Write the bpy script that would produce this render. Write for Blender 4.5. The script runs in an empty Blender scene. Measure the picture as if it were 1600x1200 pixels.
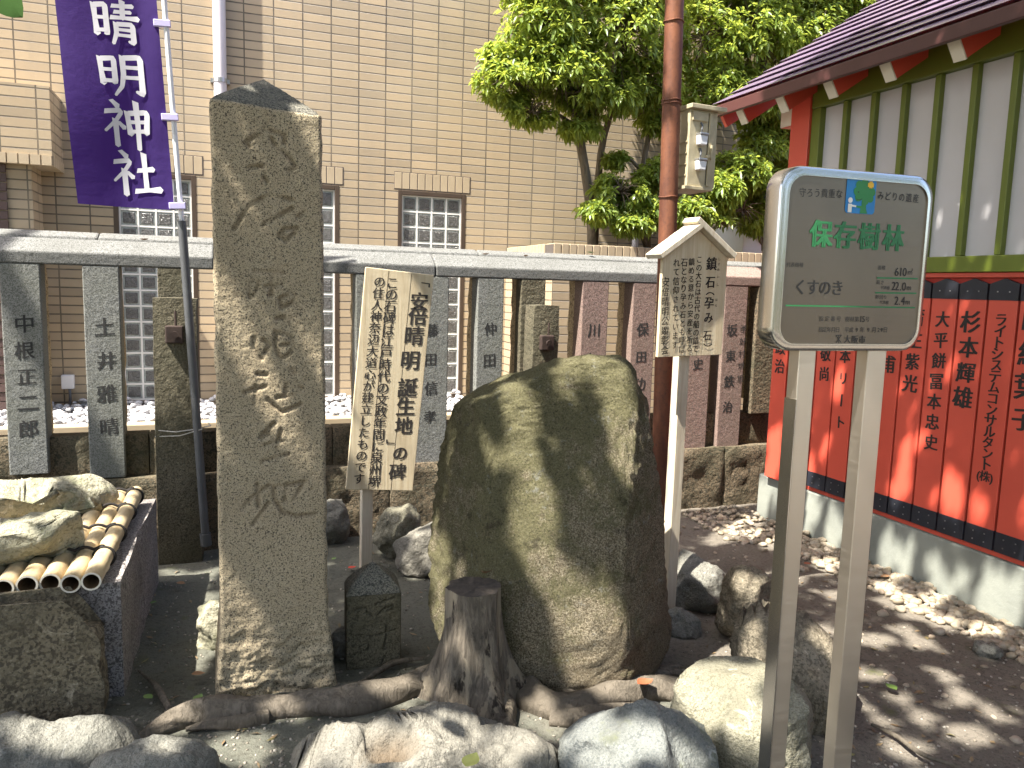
import bpy, bmesh, math, random
import numpy as np
from math import sin, cos, pi, radians, atan, atan2, sqrt, tan
from mathutils import Vector, noise, Matrix
random.seed(7)
S = bpy.context.scene

# ------------------------------------------------------------------ camera, sky, sun, exposure
FPX, H = 1225.0, 1.5                      # focal length in photo pixels (1600 wide), camera height
PITCH, YAW, ROLL = atan(152 / FPX), radians(20.6), atan(.028)
fw = np.array([sin(YAW)*cos(PITCH), cos(YAW)*cos(PITCH), -sin(PITCH)])
r0 = np.array([cos(YAW), -sin(YAW), 0.0]); u0 = np.cross(r0, fw)
rt = r0*cos(ROLL) + u0*sin(ROLL); up = u0*cos(ROLL) - r0*sin(ROLL)
CAM = np.array([0, 0, H])
cd = bpy.data.cameras.new('camera'); cam = bpy.data.objects.new('camera', cd); S.collection.objects.link(cam)
cd.sensor_fit = 'HORIZONTAL'; cd.sensor_width = 36; cd.lens = 36*FPX/1600; cd.clip_start = .05; cd.clip_end = 2000
cam.matrix_world = Matrix(((rt[0], up[0], -fw[0], 0), (rt[1], up[1], -fw[1], 0), (rt[2], up[2], -fw[2], H), (0, 0, 0, 1)))
S.camera = cam
SUN_EL = radians(60); SX, SY = -.955, -.30
SUN = np.array([SX*cos(SUN_EL), SY*cos(SUN_EL), sin(SUN_EL)]); SUN /= np.linalg.norm(SUN)
w = bpy.data.worlds.new('World'); S.world = w; w.use_nodes = True
nt = w.node_tree; bg = nt.nodes['Background']
sky = nt.nodes.new('ShaderNodeTexSky'); sky.sky_type = 'NISHITA'; sky.sun_disc = False
sky.sun_elevation = SUN_EL; sky.sun_rotation = atan2(SUN[0], SUN[1]); sky.dust_density = 3.0; sky.air_density = 1.0; sky.ozone_density = .6
nt.links.new(sky.outputs[0], bg.inputs[0]); bg.inputs[1].default_value = .145
sl = bpy.data.lights.new('sun', 'SUN'); sl.energy = 4.8; sl.angle = radians(.53); sl.color = (1, .955, .87)
so = bpy.data.objects.new('sun', sl); S.collection.objects.link(so)
so.rotation_euler = Vector(SUN).to_track_quat('Z', 'Y').to_euler()
S.view_settings.view_transform = 'Standard'; S.view_settings.look = 'None'; S.view_settings.gamma = 1
S.view_settings.exposure = 2.1
S.render.engine = 'CYCLES'; S.cycles.max_bounces = 6; S.cycles.transparent_max_bounces = 4
S.cycles.diffuse_bounces = 4; S.cycles.glossy_bounces = 3; S.cycles.transmission_bounces = 3
S.cycles.use_denoising = True

# ------------------------------------------------------------------ helpers: photo pixel -> point on a known plane
def ray(px, py): return fw + rt*(px-800)/FPX - up*(py-600)/FPX
def atZ(px, py, z=0.0): d = ray(px, py); return CAM + d*((z-H)/d[2])
def atY(px, py, y): d = ray(px, py); return CAM + d*(y/d[1])
def atX(px, py, x): d = ray(px, py); return CAM + d*(x/d[0])
def atD(px, py, dep): return CAM + ray(px, py)*dep
def A(*a): return np.array(a, float)

# ------------------------------------------------------------------ glyphs (built first, while the scene is empty)
_gl = {}
def glyph(ch, bold=0.0):
    k = ch
    if k in _gl: return _gl[k]
    cu = bpy.data.curves.new('g', 'FONT'); cu.body = ch; cu.size = 1; cu.resolution_u = 3; cu.fill_mode = 'FRONT'
    ob = bpy.data.objects.new('g', cu); S.collection.objects.link(ob)
    bpy.context.view_layer.update()
    me = bpy.data.meshes.new_from_object(ob.evaluated_get(bpy.context.evaluated_depsgraph_get()))
    v = np.array([p.co[:] for p in me.vertices]).reshape(-1, 3)[:, :2]
    f = [tuple(p.vertices) for p in me.polygons]
    bpy.data.objects.remove(ob); bpy.data.curves.remove(cu); bpy.data.meshes.remove(me)
    if len(v) and ch in '（）「」': v = v - (v.max(0)+v.min(0))/2
    elif len(v): v = v - A(.5 if ord(ch) > 0x2000 else (v[:, 0].max()+v[:, 0].min())/2, .37)
    _gl[k] = (v, f); return _gl[k]
BOARDS = {}   # name boards of the hall, by order from the far end
TXT_SIGN1 = [('「安倍晴明誕生地」の碑',), ('この石碑は江戸時代の文政年間に泉州堺',), ('の住人神奈辺大道心が建立したものです',)]
for s_, b_ in (('「安倍晴明誕生地」の碑', .022), ('この石碑は江戸時代の文政年間に泉州堺の住人神奈辺大道心が建立したものです', .014),
               ('鎮石（孕み石）', .022), ('この大石は古代の船の錨で鎮める意から安産を祈る石となり孕み石とも呼ばれて信仰されています安倍晴明公顕彰会', .010),
               ('しずめいしはらいかり', 0.0), ('中根正二郎土井雅晴藤田信孝仲田川久保田功毛博史坂東鉄治', .014), ('季好村堺坂', 0.0),
               ('政治朝日敬尚日本リート金剛組祥甫山本蒲生紫光大平餅冨本忠史杉本輝雄ライトシステムコンサルタント（株）山紀葉子', .026),
               ('守ろう貴重なみどりの遺産', 0.0), ('保存樹林', .034), ('代表樹種面積高さ幹回り指定番号樹林第15号年月日平成929', 0.0),
               ('くすのき', .016), ('大阪市', .02), ('0123456789.m㎡', 0.0)):
    for c_ in s_: glyph(c_, b_)

# ------------------------------------------------------------------ mesh helpers
class MB:
    def __init__(s): s.v = []; s.f = []; s.n = 0
    def add(s, v, f):
        v = np.asarray(v, float).reshape(-1, 3); s.v.append(v); n = s.n
        s.f += [tuple(i+n for i in q) for q in f]; s.n += len(v); return s
    def box(s, lo, hi, fr=None):
        (x0, y0, z0), (x1, y1, z1) = lo, hi
        v = A((x0,y0,z0),(x1,y0,z0),(x1,y1,z0),(x0,y1,z0),(x0,y0,z1),(x1,y0,z1),(x1,y1,z1),(x0,y1,z1))
        if fr is not None: v = fr(v)
        return s.add(v, [(3,2,1,0),(4,5,6,7),(0,1,5,4),(1,2,6,5),(2,3,7,6),(3,0,4,7)])
    def prism(s, poly, off, fr=None):      # poly: 3d points, extruded by vector off
        p = np.asarray(poly, float); n = len(p); q = p + np.asarray(off, float)
        v = np.vstack([p, q])
        if fr is not None: v = fr(v)
        return s.add(v, [tuple(range(n)), tuple(range(2*n-1, n-1, -1))] + [(j, i, i+n, j+n) for i, j in ((i, (i+1) % n) for i in range(n))])
    def tube(s, pts, rad, n=12, cap=True, wob=0.0, sd=0, flat=1.0):
        P = np.asarray(pts, float); m = len(P); R = np.ones(m)*rad if np.ndim(rad) == 0 else np.asarray(rad, float)
        T = np.gradient(P, axis=0); T /= np.linalg.norm(T, axis=1)[:, None]+1e-9
        a = A(0, 0, 1) if abs(T[0][2]) < .9 else A(1, 0, 0)
        V = []; prev = None
        for i in range(m):
            b = (prev if prev is not None else a); b = b - T[i]*(b@T[i]); b /= np.linalg.norm(b)+1e-9; prev = b
            c = np.cross(T[i], b)
            for k in range(n):
                t = 2*pi*k/n; r = R[i]
                if wob: r *= 1+wob*noise.noise(Vector(P[i]*9+A(cos(t), sin(t), sd)*1.3))
                V.append(P[i] + (b*cos(t)*flat + c*sin(t))*r)
        F = [(i*n+k, i*n+(k+1) % n, (i+1)*n+(k+1) % n, (i+1)*n+k) for i in range(m-1) for k in range(n)]
        if cap: F += [tuple(range(n-1, -1, -1)), tuple((m-1)*n+k for k in range(n))]
        return s.add(V, F)
    def text(s, ch, fr, u, v, size, bold=0.0, rot=0, sh=0.0, sx=1.0, n=.0015, jit=0.0):
        g, f = glyph(ch, bold)
        if not len(g): return s
        g = g.copy(); g[:, 0] *= sx
        if jit:
            for i in range(len(g)):
                q = noise.noise_vector(Vector((g[i, 0]*5+u*90, g[i, 1]*5+v*90, ord(ch) % 50)))
                g[i] += A(q[0], q[1])*jit
        g[:, 1] += sh*g[:, 0]
        if rot: c, z = cos(rot), sin(rot); g = g @ A((c, z), (-z, c))
        g = g*size + A(u, v)
        offs = [(0, 0)] if bold < .005 else [(a*bold*size*1.25, b*bold*size*.45) for a, b in ((-1, -.7), (1, -.7), (-1, .7), (1, .7))]
        for i, (a, b) in enumerate(offs): s.add(fr(np.c_[g+A(a, b), np.full(len(g), n+i*.00007)]), f)
        return s
    def column(s, st, fr, u, v, size, pitch, bold=0.0, jit=0.0, sh=0.05, du=0.0, n=.0015, sx=1.0):
        for i, ch in enumerate(st):
            if ch != '　':
                r = -pi/2 if ch in 'ー（）「」' else 0
                s.text(ch, fr, u + du*i + (random.uniform(-1, 1)*.04*size if jit else 0), v - pitch*i, size*(random.uniform(.93, 1.06) if jit else 1), bold, r + (random.uniform(-.05, .05) if jit else 0), 0 if r else sh, sx, n, jit)
        return s
    def build(s, name, mat, parent=None, origin=None, smooth=False, bevel=0.0, angle=None):
        v = np.vstack(s.v) if s.v else np.zeros((0, 3))
        rootloc = A(0, 0, 0)
        if parent is not None:
            p = parent
            while p.parent: p = p.parent
            rootloc = np.array(p['_o'])
        elif origin is not None: rootloc = np.asarray(origin, float)
        me = bpy.data.meshes.new(name); me.from_pydata((v-rootloc).tolist(), [], s.f); me.update()
        if smooth:
            me.polygons.foreach_set('use_smooth', [True]*len(me.polygons))
            if angle: me.set_sharp_from_angle(angle=radians(angle))
        o = bpy.data.objects.new(name, me); S.collection.objects.link(o)
        if mat: me.materials.append(mat)
        if parent is not None: o.parent = parent
        else: o.location = rootloc; o['_o'] = rootloc.tolist()
        if bevel:
            b = o.modifiers.new('bevel', 'BEVEL'); b.width = bevel; b.segments = 2; b.limit_method = 'ANGLE'; b.angle_limit = radians(40)
        return o
def Fr(o, u, v):
    o, u, v = A(*o), A(*u), A(*v); u = u/np.linalg.norm(u); v = v - u*(u@v); v /= np.linalg.norm(v); n = np.cross(u, v)
    def f(p): p = np.asarray(p, float).reshape(-1, 3); return o + p[:, :1]*u + p[:, 1:2]*v + p[:, 2:3]*n
    return f
def thing(name, label, cat, loc, group=None):
    o = bpy.data.objects.new(name, None); S.collection.objects.link(o); o.location = loc; o.empty_display_size = .1
    o['_o'] = [float(x) for x in loc]; return tag(o, label, cat, group)
def tag(o, label, cat, group=None, kind=None):
    o['label'] = label; o['category'] = cat
    if group: o['group'] = group
    if kind: o['kind'] = kind
    return o
def struct(o): o['kind'] = 'structure'; return o
def fbm(p, oct=4): return noise.fractal(Vector(p), 1.0, 2.0, oct)

# ------------------------------------------------------------------ materials
class NT:
    def __init__(s, name):
        s.m = bpy.data.materials.new(name); s.m.use_nodes = True; s.t = s.m.node_tree; s.b = s.t.nodes['Principled BSDF']
        s.co = s.t.nodes.new('ShaderNodeTexCoord').outputs['Object']
        s.out = s.t.nodes['Material Output']
    def N(s, t, **k):
        n = s.t.nodes.new('ShaderNode'+t)
        for a, v in k.items():
            if hasattr(n, a): setattr(n, a, v)
        return n
    def L(s, a, b): s.t.links.new(a, b)
    def noise(s, sc, det=4, rough=.55, vec=None, dist=0, out='Fac'):
        n = s.N('TexNoise'); n.inputs['Scale'].default_value = sc; n.inputs['Detail'].default_value = det; n.inputs['Roughness'].default_value = rough
        n.inputs['Distortion'].default_value = dist; s.L(vec or s.co, n.inputs['Vector']); return n.outputs[out]
    def voro(s, sc, feat='F1', vec=None, out='Distance', rnd=1):
        n = s.N('TexVoronoi', feature=feat); n.inputs['Scale'].default_value = sc; n.inputs['Randomness'].default_value = rnd
        s.L(vec or s.co, n.inputs['Vector']); return n.outputs[out]
    def ramp(s, f, stops, interp='LINEAR'):
        n = s.N('ValToRGB'); n.color_ramp.interpolation = interp; e = n.color_ramp.elements
        while len(e) < len(stops): e.new(.5)
        for q, (p, c) in zip(e, stops):
            q.position = p; q.color = (*c, 1) if np.ndim(c) else (c, c, c, 1)
        s.L(f, n.inputs[0]); return n.outputs[0]
    def mix(s, f, a, b, mode='MIX'):
        n = s.N('Mix', data_type='RGBA', blend_type=mode)
        for k, v in ((0, f), (6, a), (7, b)):
            if hasattr(v, 'is_output'): s.L(v, n.inputs[k])
            elif k == 0: n.inputs[0].default_value = v
            else: n.inputs[k].default_value = (*v, 1) if np.ndim(v) else (v, v, v, 1)
        return n.outputs[2]
    def math(s, op, a, b=0.0, c=None):
        n = s.N('Math', operation=op)
        for k, v in enumerate((a, b) if c is None else (a, b, c)):
            if hasattr(v, 'is_output'): s.L(v, n.inputs[k])
            else: n.inputs[k].default_value = v
        return n.outputs[0]
    def stretch(s, x, y, z, src=None):
        n = s.N('Mapping'); n.inputs['Scale'].default_value = (x, y, z); s.L(src or s.co, n.inputs[0]); return n.outputs[0]
    def xyz(s, src=None):
        n = s.N('SeparateXYZ'); s.L(src or s.co, n.inputs[0]); return n.outputs
    def color(s, c):
        if hasattr(c, 'is_output'): s.L(c, s.b.inputs['Base Color'])
        else: s.b.inputs['Base Color'].default_value = (*c, 1)
        return s
    def rough(s, r, metal=0.0, spec=None):
        if hasattr(r, 'is_output'): s.L(r, s.b.inputs['Roughness'])
        else: s.b.inputs['Roughness'].default_value = r
        s.b.inputs['Metallic'].default_value = metal
        if spec is not None: s.b.inputs['Specular IOR Level'].default_value = spec
        return s
    def bump(s, *hs):       # (height, strength, distance)
        prev = None
        for h, st, d in hs:
            n = s.N('Bump'); n.inputs['Strength'].default_value = st; n.inputs['Distance'].default_value = d; s.L(h, n.inputs['Height'])
            if prev: s.L(prev, n.inputs['Normal'])
            prev = n.outputs[0]
        s.L(prev, s.b.inputs['Normal']); return s
    def normal_up(s):
        g = s.N('NewGeometry'); return s.xyz(g.outputs['Normal'])[2]
    def rnd(s): return s.N('NewGeometry').outputs['Random Per Island']
    def attr(s, nm): n = s.N('Attribute'); n.attribute_name = nm; return n.outputs['Fac']

def granite(name, base, dark, light, grain=260, amt=.36, stain=None, st_amt=.5, bump=.5, moss=None, moss_lo=.52, dirt=False, crack=False):
    m = NT(name)
    n1 = m.noise(grain, 2, .6); n2 = m.noise(grain*.45, 2, .5)
    c = m.ramp(n1, [(amt, dark), (amt+.07, base), (.62, base), (.7, light)])
    c = m.mix(m.ramp(n2, [(.36, 1), (.44, 0)]), c, dark)
    big = m.noise(3.2, 5, .6)
    c = m.mix(m.ramp(big, [(.3, 0.0), (.75, st_amt)]), c, stain or tuple(x*.55 for x in base))
    if moss:
        mm = m.math('ADD', m.noise(5.5, 6, .7), m.math('MULTIPLY', m.normal_up(), .10))
        c = m.mix(m.ramp(mm, [(moss_lo, 0), (moss_lo+.14, .85)]), c, m.mix(m.noise(90, 3), moss, tuple(x*.5 for x in moss)))
    if crack:
        c = m.mix(m.ramp(m.noise(7, 7, .75), [(.50, 0), (.66, .6)]), c, tuple(x*.5 for x in base)); c = m.mix(m.ramp(m.noise(11, 6, .7, None, .8), [(.60, 0), (.68, .6)]), c, tuple(min(1, x*1.35) for x in light))
        wv = m.N('Mix', data_type='VECTOR'); wv.inputs[0].default_value = .12; m.L(m.co, wv.inputs[4]); m.L(m.noise(5, 5, .7, None, 0, 'Color'), wv.inputs[5])
        ed = m.voro(2.1, 'DISTANCE_TO_EDGE', wv.outputs[1]); c = m.mix(m.math('MULTIPLY', m.ramp(ed, [(.002, .6), (.009, 0)]), m.ramp(m.noise(2.5, 2), [(.5, 0), (.62, 1)])), c, tuple(x*.6 for x in dark))
    if dirt: c = m.mix(m.math('MULTIPLY', m.attr('dirt'), .75), c, m.mix(m.noise(60, 4, .7), (.05, .033, .018), (.15, .10, .055)))
    m.color(c).rough(.82, spec=.3)
    hs = [(m.noise(grain*.5, 4, .7), bump, .004), (m.noise(26, 5, .65), bump*.8, .02)]
    if crack: hs.append((m.noise(9, 6, .7), .6, .05))
    m.bump(*hs)
    return m.m
def plain(name, c, rough=.5, metal=0, var=.25, sc=7, bump=.15, spec=.5, bs=60):
    m = NT(name); k = m.noise(sc, 6, .65)
    m.color(m.mix(m.ramp(k, [(.3, 0), (.72, 1)]), c, tuple(x*(1-var) for x in c))).rough(rough, metal, spec)
    if bump: m.bump((m.noise(bs, 4), bump, .003))
    return m.m

M = {}
def tile_mat():
    m = NT('tile'); x, y, z = m.xyz(); cb = m.N('CombineXYZ'); m.L(m.math('ADD', x, y), cb.inputs[0]); m.L(z, cb.inputs[1])
    b = m.N('TexBrick'); b.offset = 0; b.squash = 1
    b.inputs['Scale'].default_value = 1; b.inputs['Brick Width'].default_value = .2215; b.inputs['Row Height'].default_value = .0668
    b.inputs['Mortar Size'].default_value = .0052; b.inputs['Mortar Smooth'].default_value = .15; b.inputs['Bias'].default_value = -.1
    b.inputs['Color1'].default_value = (.40, .32, .218, 1); b.inputs['Color2'].default_value = (.345, .272, .184, 1); b.inputs['Mortar'].default_value = (.04, .033, .03, 1)
    m.L(cb.outputs[0], b.inputs['Vector'])
    wn = m.N('TexWhiteNoise', noise_dimensions='2D'); cq = m.N('CombineXYZ'); sep = m.xyz(cb.outputs[0])
    m.L(m.math('FLOOR', m.math('DIVIDE', sep[0], .2215)), cq.inputs[0]); m.L(m.math('FLOOR', m.math('DIVIDE', sep[1], .0668)), cq.inputs[1]); m.L(cq.outputs[0], wn.inputs[0])
    st = m.noise(1.3, 5, .6); st2 = m.noise(9, 4, .6, m.stretch(1, 1, .25))
    c = m.mix(1.0, b.outputs['Color'], m.ramp(wn.outputs[0], [(0, (.80, .78, .76)), (.5, (.97, .95, .92)), (1, (1.06, 1.0, .92))]), 'MULTIPLY'); c = m.mix(m.ramp(st, [(.35, 0), (.8, .3)]), c, (.35, .285, .185))
    c = m.mix(m.ramp(st2, [(.42, 0), (.8, .4)]), c, (.36, .28, .18))
    c = m.mix(m.ramp(m.noise(3.2, 6, .7, m.stretch(2.2, 1, .18)), [(.5, 0), (.75, .35)]), c, (.25, .21, .15)); c = m.mix(m.ramp(m.noise(.55, 3), [(.35, .22), (.6, 0)]), c, (.48, .41, .30))
    m.color(c).rough(.42, spec=.4)
    inv = m.math('SUBTRACT', 1.0, b.outputs['Fac'])
    m.bump((inv, 1, .006), (m.noise(45, 3), .12, .003)); return m.m
M['tile'] = tile_mat()
M['soldier'] = plain('soldier_tile', (.40, .318, .212), .42, var=.18, sc=5)
M['mortar'] = plain('mortar', (.085, .068, .058), .9)
M['brown_metal'] = plain('brown_metal', (.085, .058, .04), .4, .3)
def bark(name, c1, c2, c3):
    m = NT(name); v = m.stretch(1, 1, .22); n1 = m.noise(38, 6, .7, v, 1.2); n2 = m.noise(6, 5, .6)
    c = m.mix(m.ramp(n1, [(.36, 0), (.62, 1)]), c1, c2); c = m.mix(m.ramp(n2, [(.42, 0), (.62, .8)]), c, c3)
    m.color(c).rough(.9, spec=.2).bump((n1, 1, .012), (m.noise(120, 4), .5, .004)); return m.m
M['stele'] = granite('weathered_granite', (.42, .345, .225), (.045, .04, .032), (.56, .49, .35), 320, .385, (.22, .165, .10), .45, .45, dirt=True)
M['cap'] = granite('dark_granite', (.19, .175, .14), (.035, .034, .03), (.36, .34, .29), 210, .41, (.10, .10, .08), .7, .8)
M['pillar'] = granite('grey_granite', (.215, .215, .205), (.082, .082, .077), (.345, .34, .325), 240, .42, (.14, .145, .11), .6, .25)
M['rail'] = granite('shade_toned_rail_granite', (.17, .17, .162), (.062, .062, .057), (.28, .275, .265), 220, .42, (.085, .085, .075), .6, .3)  # grey granite darkened to put the front face's shade into its colour
M['pink'] = granite('pink_granite', (.26, .175, .15), (.105, .075, .065), (.37, .28, .245), 240, .42, (.17, .13, .10), .6, .25)
M['rough_back'] = granite('rough_split_granite', (.50, .39, .245), (.2, .15, .09), (.6, .5, .34), 110, .4, (.2, .15, .08), .6, 1)
M['plinth'] = granite('plinth_stone', (.17, .125, .08), (.05, .042, .03), (.27, .22, .15), 120, .4, (.055, .055, .032), .9, 1)
M['old'] = granite('mossy_old_stone', (.135, .115, .075), (.045, .038, .026), (.23, .20, .135), 170, .4, (.06, .056, .033), .9, .9)
M['letter'] = plain('carved_black_lettering', (.022, .021, .02), .8, bump=0)
M['ink'] = plain('brush_ink', (.028, .022, .018), .75, var=.4, sc=30, bump=0)
def boulder_mat():
    m = NT('mossy_boulder'); g = m.noise(170, 3, .75); big = m.noise(2.6, 6, .65); x, y, z = m.xyz()
    c = m.ramp(g, [(.33, (.07, .056, .036)), (.48, (.26, .215, .14)), (.66, (.54, .47, .34))])
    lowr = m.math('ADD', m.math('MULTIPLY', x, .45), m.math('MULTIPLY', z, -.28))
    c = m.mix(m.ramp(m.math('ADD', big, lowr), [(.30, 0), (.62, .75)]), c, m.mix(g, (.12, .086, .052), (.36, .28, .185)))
    mk = m.math('SUBTRACT', m.math('ADD', m.noise(4.5, 9, .82), m.math('MULTIPLY', m.normal_up(), .14)), m.math('MULTIPLY', lowr, .42))
    c = m.mix(m.ramp(mk, [(.56, 0), (.68, .75)]), c, m.mix(m.noise(190, 3, .7), (.05, .053, .022), (.24, .225, .105)))
    c = m.mix(m.ramp(m.noise(15, 8, .85), [(.58, 0), (.66, .65)]), c, m.mix(g, (.26, .26, .23), (.46, .46, .42)))
    c = m.mix(m.ramp(m.noise(8, 7, .8), [(.34, .7), (.43, 0)]), c, (.045, .038, .026))
    c = m.mix(m.ramp(m.noise(95, 4, .8), [(.36, .65), (.46, 0)]), c, (.05, .042, .027)); m.color(c).rough(.92, spec=.15).bump((m.noise(60, 5, .8), 1, .022), (m.noise(20, 7, .78), 1, .05)); return m.m
M['boulder'] = boulder_mat()
M['rock_pale'] = granite('pale_rock', (.185, .172, .142), (.10, .092, .075), (.27, .25, .205), 190, .36, (.15, .14, .115), .9, .6, crack=True, dirt=True)
M['rock_grey'] = granite('grey_rock', (.20, .19, .16), (.11, .105, .09), (.30, .29, .255), 200, .38, (.12, .12, .10), .8, .6, crack=True)
M['rock_green'] = granite('greenish_rock', (.225, .21, .155), (.13, .122, .085), (.33, .31, .235), 200, .38, (.12, .11, .07), .8, .8, (.12, .125, .05), .66, crack=True)
M['rock_blue'] = granite('blue_grey_rock', (.165, .17, .158), (.10, .107, .104), (.25, .26, .24), 200, .36, (.10, .105, .09), .8, .5, (.14, .15, .07), .6, crack=True)
M['rock_brown'] = granite('brown_rough_rock', (.21, .18, .13), (.10, .085, .06), (.36, .30, .22), 90, .40, (.10, .08, .05), .8, .8, crack=True)
M['slab_stone'] = granite('green_tinged_slab', (.34, .31, .235), (.15, .135, .095), (.46, .43, .35), 120, .34, (.2, .2, .12), .9, .8, (.19, .21, .10), .58, crack=True)
M['purple_granite'] = granite('cut_granite', (.33, .30, .285), (.10, .09, .085), (.48, .45, .43), 150, .42, (.10, .085, .075), .7, .8)
M['wood'] = None
def wood(name, c1, c2, g=1.0, horizontal=False):
    m = NT(name); v = m.stretch(26*g, 26*g, 1.4*g) if not horizontal else m.stretch(1.4*g, 26*g, 26*g)
    n1 = m.noise(1.6, 6, .65, v, .6); n2 = m.noise(4, 4, .6); x, y, z = m.xyz()
    c = m.mix(m.ramp(n1, [(.33, 0), (.66, 1)]), c1, c2); c = m.mix(m.ramp(n2, [(.5, 0), (.8, .5)]), c, tuple(q*.6 for q in c2))
    m.color(c).rough(.75, spec=.25).bump((n1, .5, .003)); return m.m
M['board'] = wood('weathered_board', (.62, .53, .365), (.50, .40, .255))
M['board_pale'] = wood('pale_post_wood', (.60, .54, .42), (.48, .40, .29))
M['rust'] = None
def rust():
    m = NT('rusty_steel'); n = m.noise(7, 7, .7, m.stretch(1, 1, .3)); k = m.noise(60, 4)
    c = m.mix(m.ramp(n, [(.34, 0), (.66, 1)]), (.085, .028, .015), (.20, .072, .032)); c = m.mix(m.ramp(k, [(.5, 0), (.75, .5)]), c, (.05, .02, .015))
    m.color(c).rough(.6, .25).bump((k, .25, .003)); return m.m
M['rust'] = rust()
M['iron'] = plain('rusted_iron', (.04, .021, .014), .8, var=.5, sc=30)
M['white_pvc'] = plain('white_pvc', (.62, .57, .58), .35, var=.1)
M['grey_pvc'] = plain('grey_pvc', (.085, .087, .09), .4, var=.25)
M['zinc'] = plain('zinc', (.55, .55, .55), .35, .9)
M['cream_paint'] = plain('cream_peeling_paint', (.50, .43, .28), .55, var=.35, sc=14)
M['white_plastic'] = plain('white_plastic', (.74, .74, .76), .35, var=.05)
M['black'] = plain('black_fittings', (.02, .022, .03), .45, var=.2)
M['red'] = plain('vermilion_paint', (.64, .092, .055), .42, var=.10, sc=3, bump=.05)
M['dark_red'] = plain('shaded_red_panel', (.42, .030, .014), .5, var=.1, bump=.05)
M['green_paint'] = plain('green_paint', (.135, .17, .018), .42, var=.12, sc=3, bump=.05)
M['plaster'] = plain('white_glossy_panel', (.55, .53, .535), .12, var=.06, sc=2, bump=0)
M['roof'] = plain('sky_tinted_maroon_roof', (.34, .25, .37), .24, .5, var=.25, sc=3, bump=.1, bs=8)  # lilac sky reflection of the maroon metal is put into this colour
M['fascia'] = plain('maroon_fascia', (.075, .027, .025), .45, .0, var=.12)
M['white_paint'] = plain('white_paint', (.70, .64, .52), .5, var=.12)
def concrete():
    m = NT('rendered_concrete'); n = m.noise(3, 6, .65); k = m.noise(70, 4, .7); v = m.noise(5, 5, .6, m.stretch(1, 1, .15))
    c = m.mix(m.ramp(n, [(.35, 0), (.7, 1)]), (.27, .28, .24), (.195, .205, .18)); c = m.mix(m.ramp(v, [(.5, 0), (.8, .4)]), c, (.22, .22, .19))
    m.color(c).rough(.85, spec=.3).bump((k, .35, .004), (n, .3, .02)); return m.m
M['concrete'] = concrete()
def steel(name, c, r, an=True):
    m = NT(name); n = m.noise(3, 5, .6); k = m.noise(1.5, 5, .7, m.stretch(3, 3, 260))
    m.color(m.mix(n, c, tuple(x*.8 for x in c))).rough(m.ramp(m.math('ADD', m.math('MULTIPLY', k, .6), m.math('MULTIPLY', n, .4)), [(.3, r*.75), (.7, r*1.3)]), 1.0)
    m.bump((k, .06, .001)); return m.m
M['steel'] = steel('brushed_stainless', (.215, .18, .145), .36)
M['steel_leg'] = steel('stainless_leg', (.70, .62, .52), .4)
M['steel_rim'] = steel('polished_stainless', (.62, .60, .57), .16)
M['sign_green'] = plain('sign_green', (.025, .17, .055), .45, var=.08, bump=0)
M['sign_black'] = plain('sign_black', (.02, .018, .016), .5, var=.1, bump=0)
M['sign_blue'] = plain('sign_blue', (.012, .19, .46), .4, var=.05, bump=0)
M['emblem_green'] = plain('emblem_green', (.02, .20, .045), .4, var=.05, bump=0)
M['emblem_yellow'] = plain('emblem_yellow', (.75, .42, .02), .4, var=.05, bump=0)
M['emblem_white'] = plain('emblem_white', (.75, .70, .62), .4, var=.05, bump=0)
def cloth():
    m = NT('purple_cloth'); n = m.noise(3, 4); wv = m.noise(420, 1)
    c = m.mix(n, (.045, .019, .145), (.033, .014, .105)); m.color(c).rough(.8, spec=.25)
    m.bump((wv, .2, .001), (m.noise(7, 5, .6), .25, .02))
    tr = m.N('BsdfTranslucent'); m.L(m.mix(.5, c, (.10, .03, .36)), tr.inputs[0]); mx = m.N('MixShader'); mx.inputs[0].default_value = .3
    m.L(m.b.outputs[0], mx.inputs[1]); m.L(tr.outputs[0], mx.inputs[2]); m.L(mx.outputs[0], m.out.inputs[0]); return m.m
M['cloth'] = cloth()
M['cloth_white'] = plain('white_cloth_print', (.66, .64, .68), .8, var=.06, bump=0)
M['strap'] = plain('lilac_strap', (.55, .50, .78), .6, var=.1)
def bamboo():
    m = NT('bamboo'); n = m.noise(5, 5, .6, m.stretch(6, 1, 6)); k = m.noise(30, 4)
    c = m.mix(m.ramp(n, [(.35, 0), (.7, 1)]), (.50, .41, .26), (.37, .27, .145)); c = m.mix(m.ramp(k, [(.58, 0), (.75, .5)]), c, (.24, .15, .07))
    m.color(c).rough(.4, spec=.45).bump((n, .1, .003)); return m.m
M['bamboo'] = bamboo(); M['bamboo_in'] = plain('bamboo_inside', (.17, .10, .045), .8)
M['rope'] = plain('black_palm_rope', (.018, .014, .012), .9, bs=300, bump=.8)
M['root'] = bark('root_bark', (.075, .063, .047), (.18, .152, .118), (.125, .105, .08))
def stumpmat():
    m = NT('stump_bark'); v = m.stretch(1, 1, .2); n1 = m.noise(40, 6, .7, v, 1.0); n2 = m.noise(7, 6, .62, m.stretch(1, 1, .45), .6); x, y, z = m.xyz()
    c = m.mix(m.ramp(n1, [(.36, 0), (.62, 1)]), (.06, .051, .04), (.165, .138, .105))
    c = m.mix(m.ramp(m.math('ADD', n2, m.math('MULTIPLY', z, .22)), [(.57, 0), (.60, .85)]), c, m.mix(n1, (.17, .14, .10), (.30, .255, .185)))
    c = m.mix(m.ramp(m.noise(16, 5, .6, m.stretch(1, 1, .4)), [(.62, 0), (.66, .9)]), c, (.018, .014, .011))
    m.color(c).rough(.9, spec=.2).bump((n1, 1, .012), (n2, .7, .02)); return m.m
M['stump'] = stumpmat()
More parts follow.
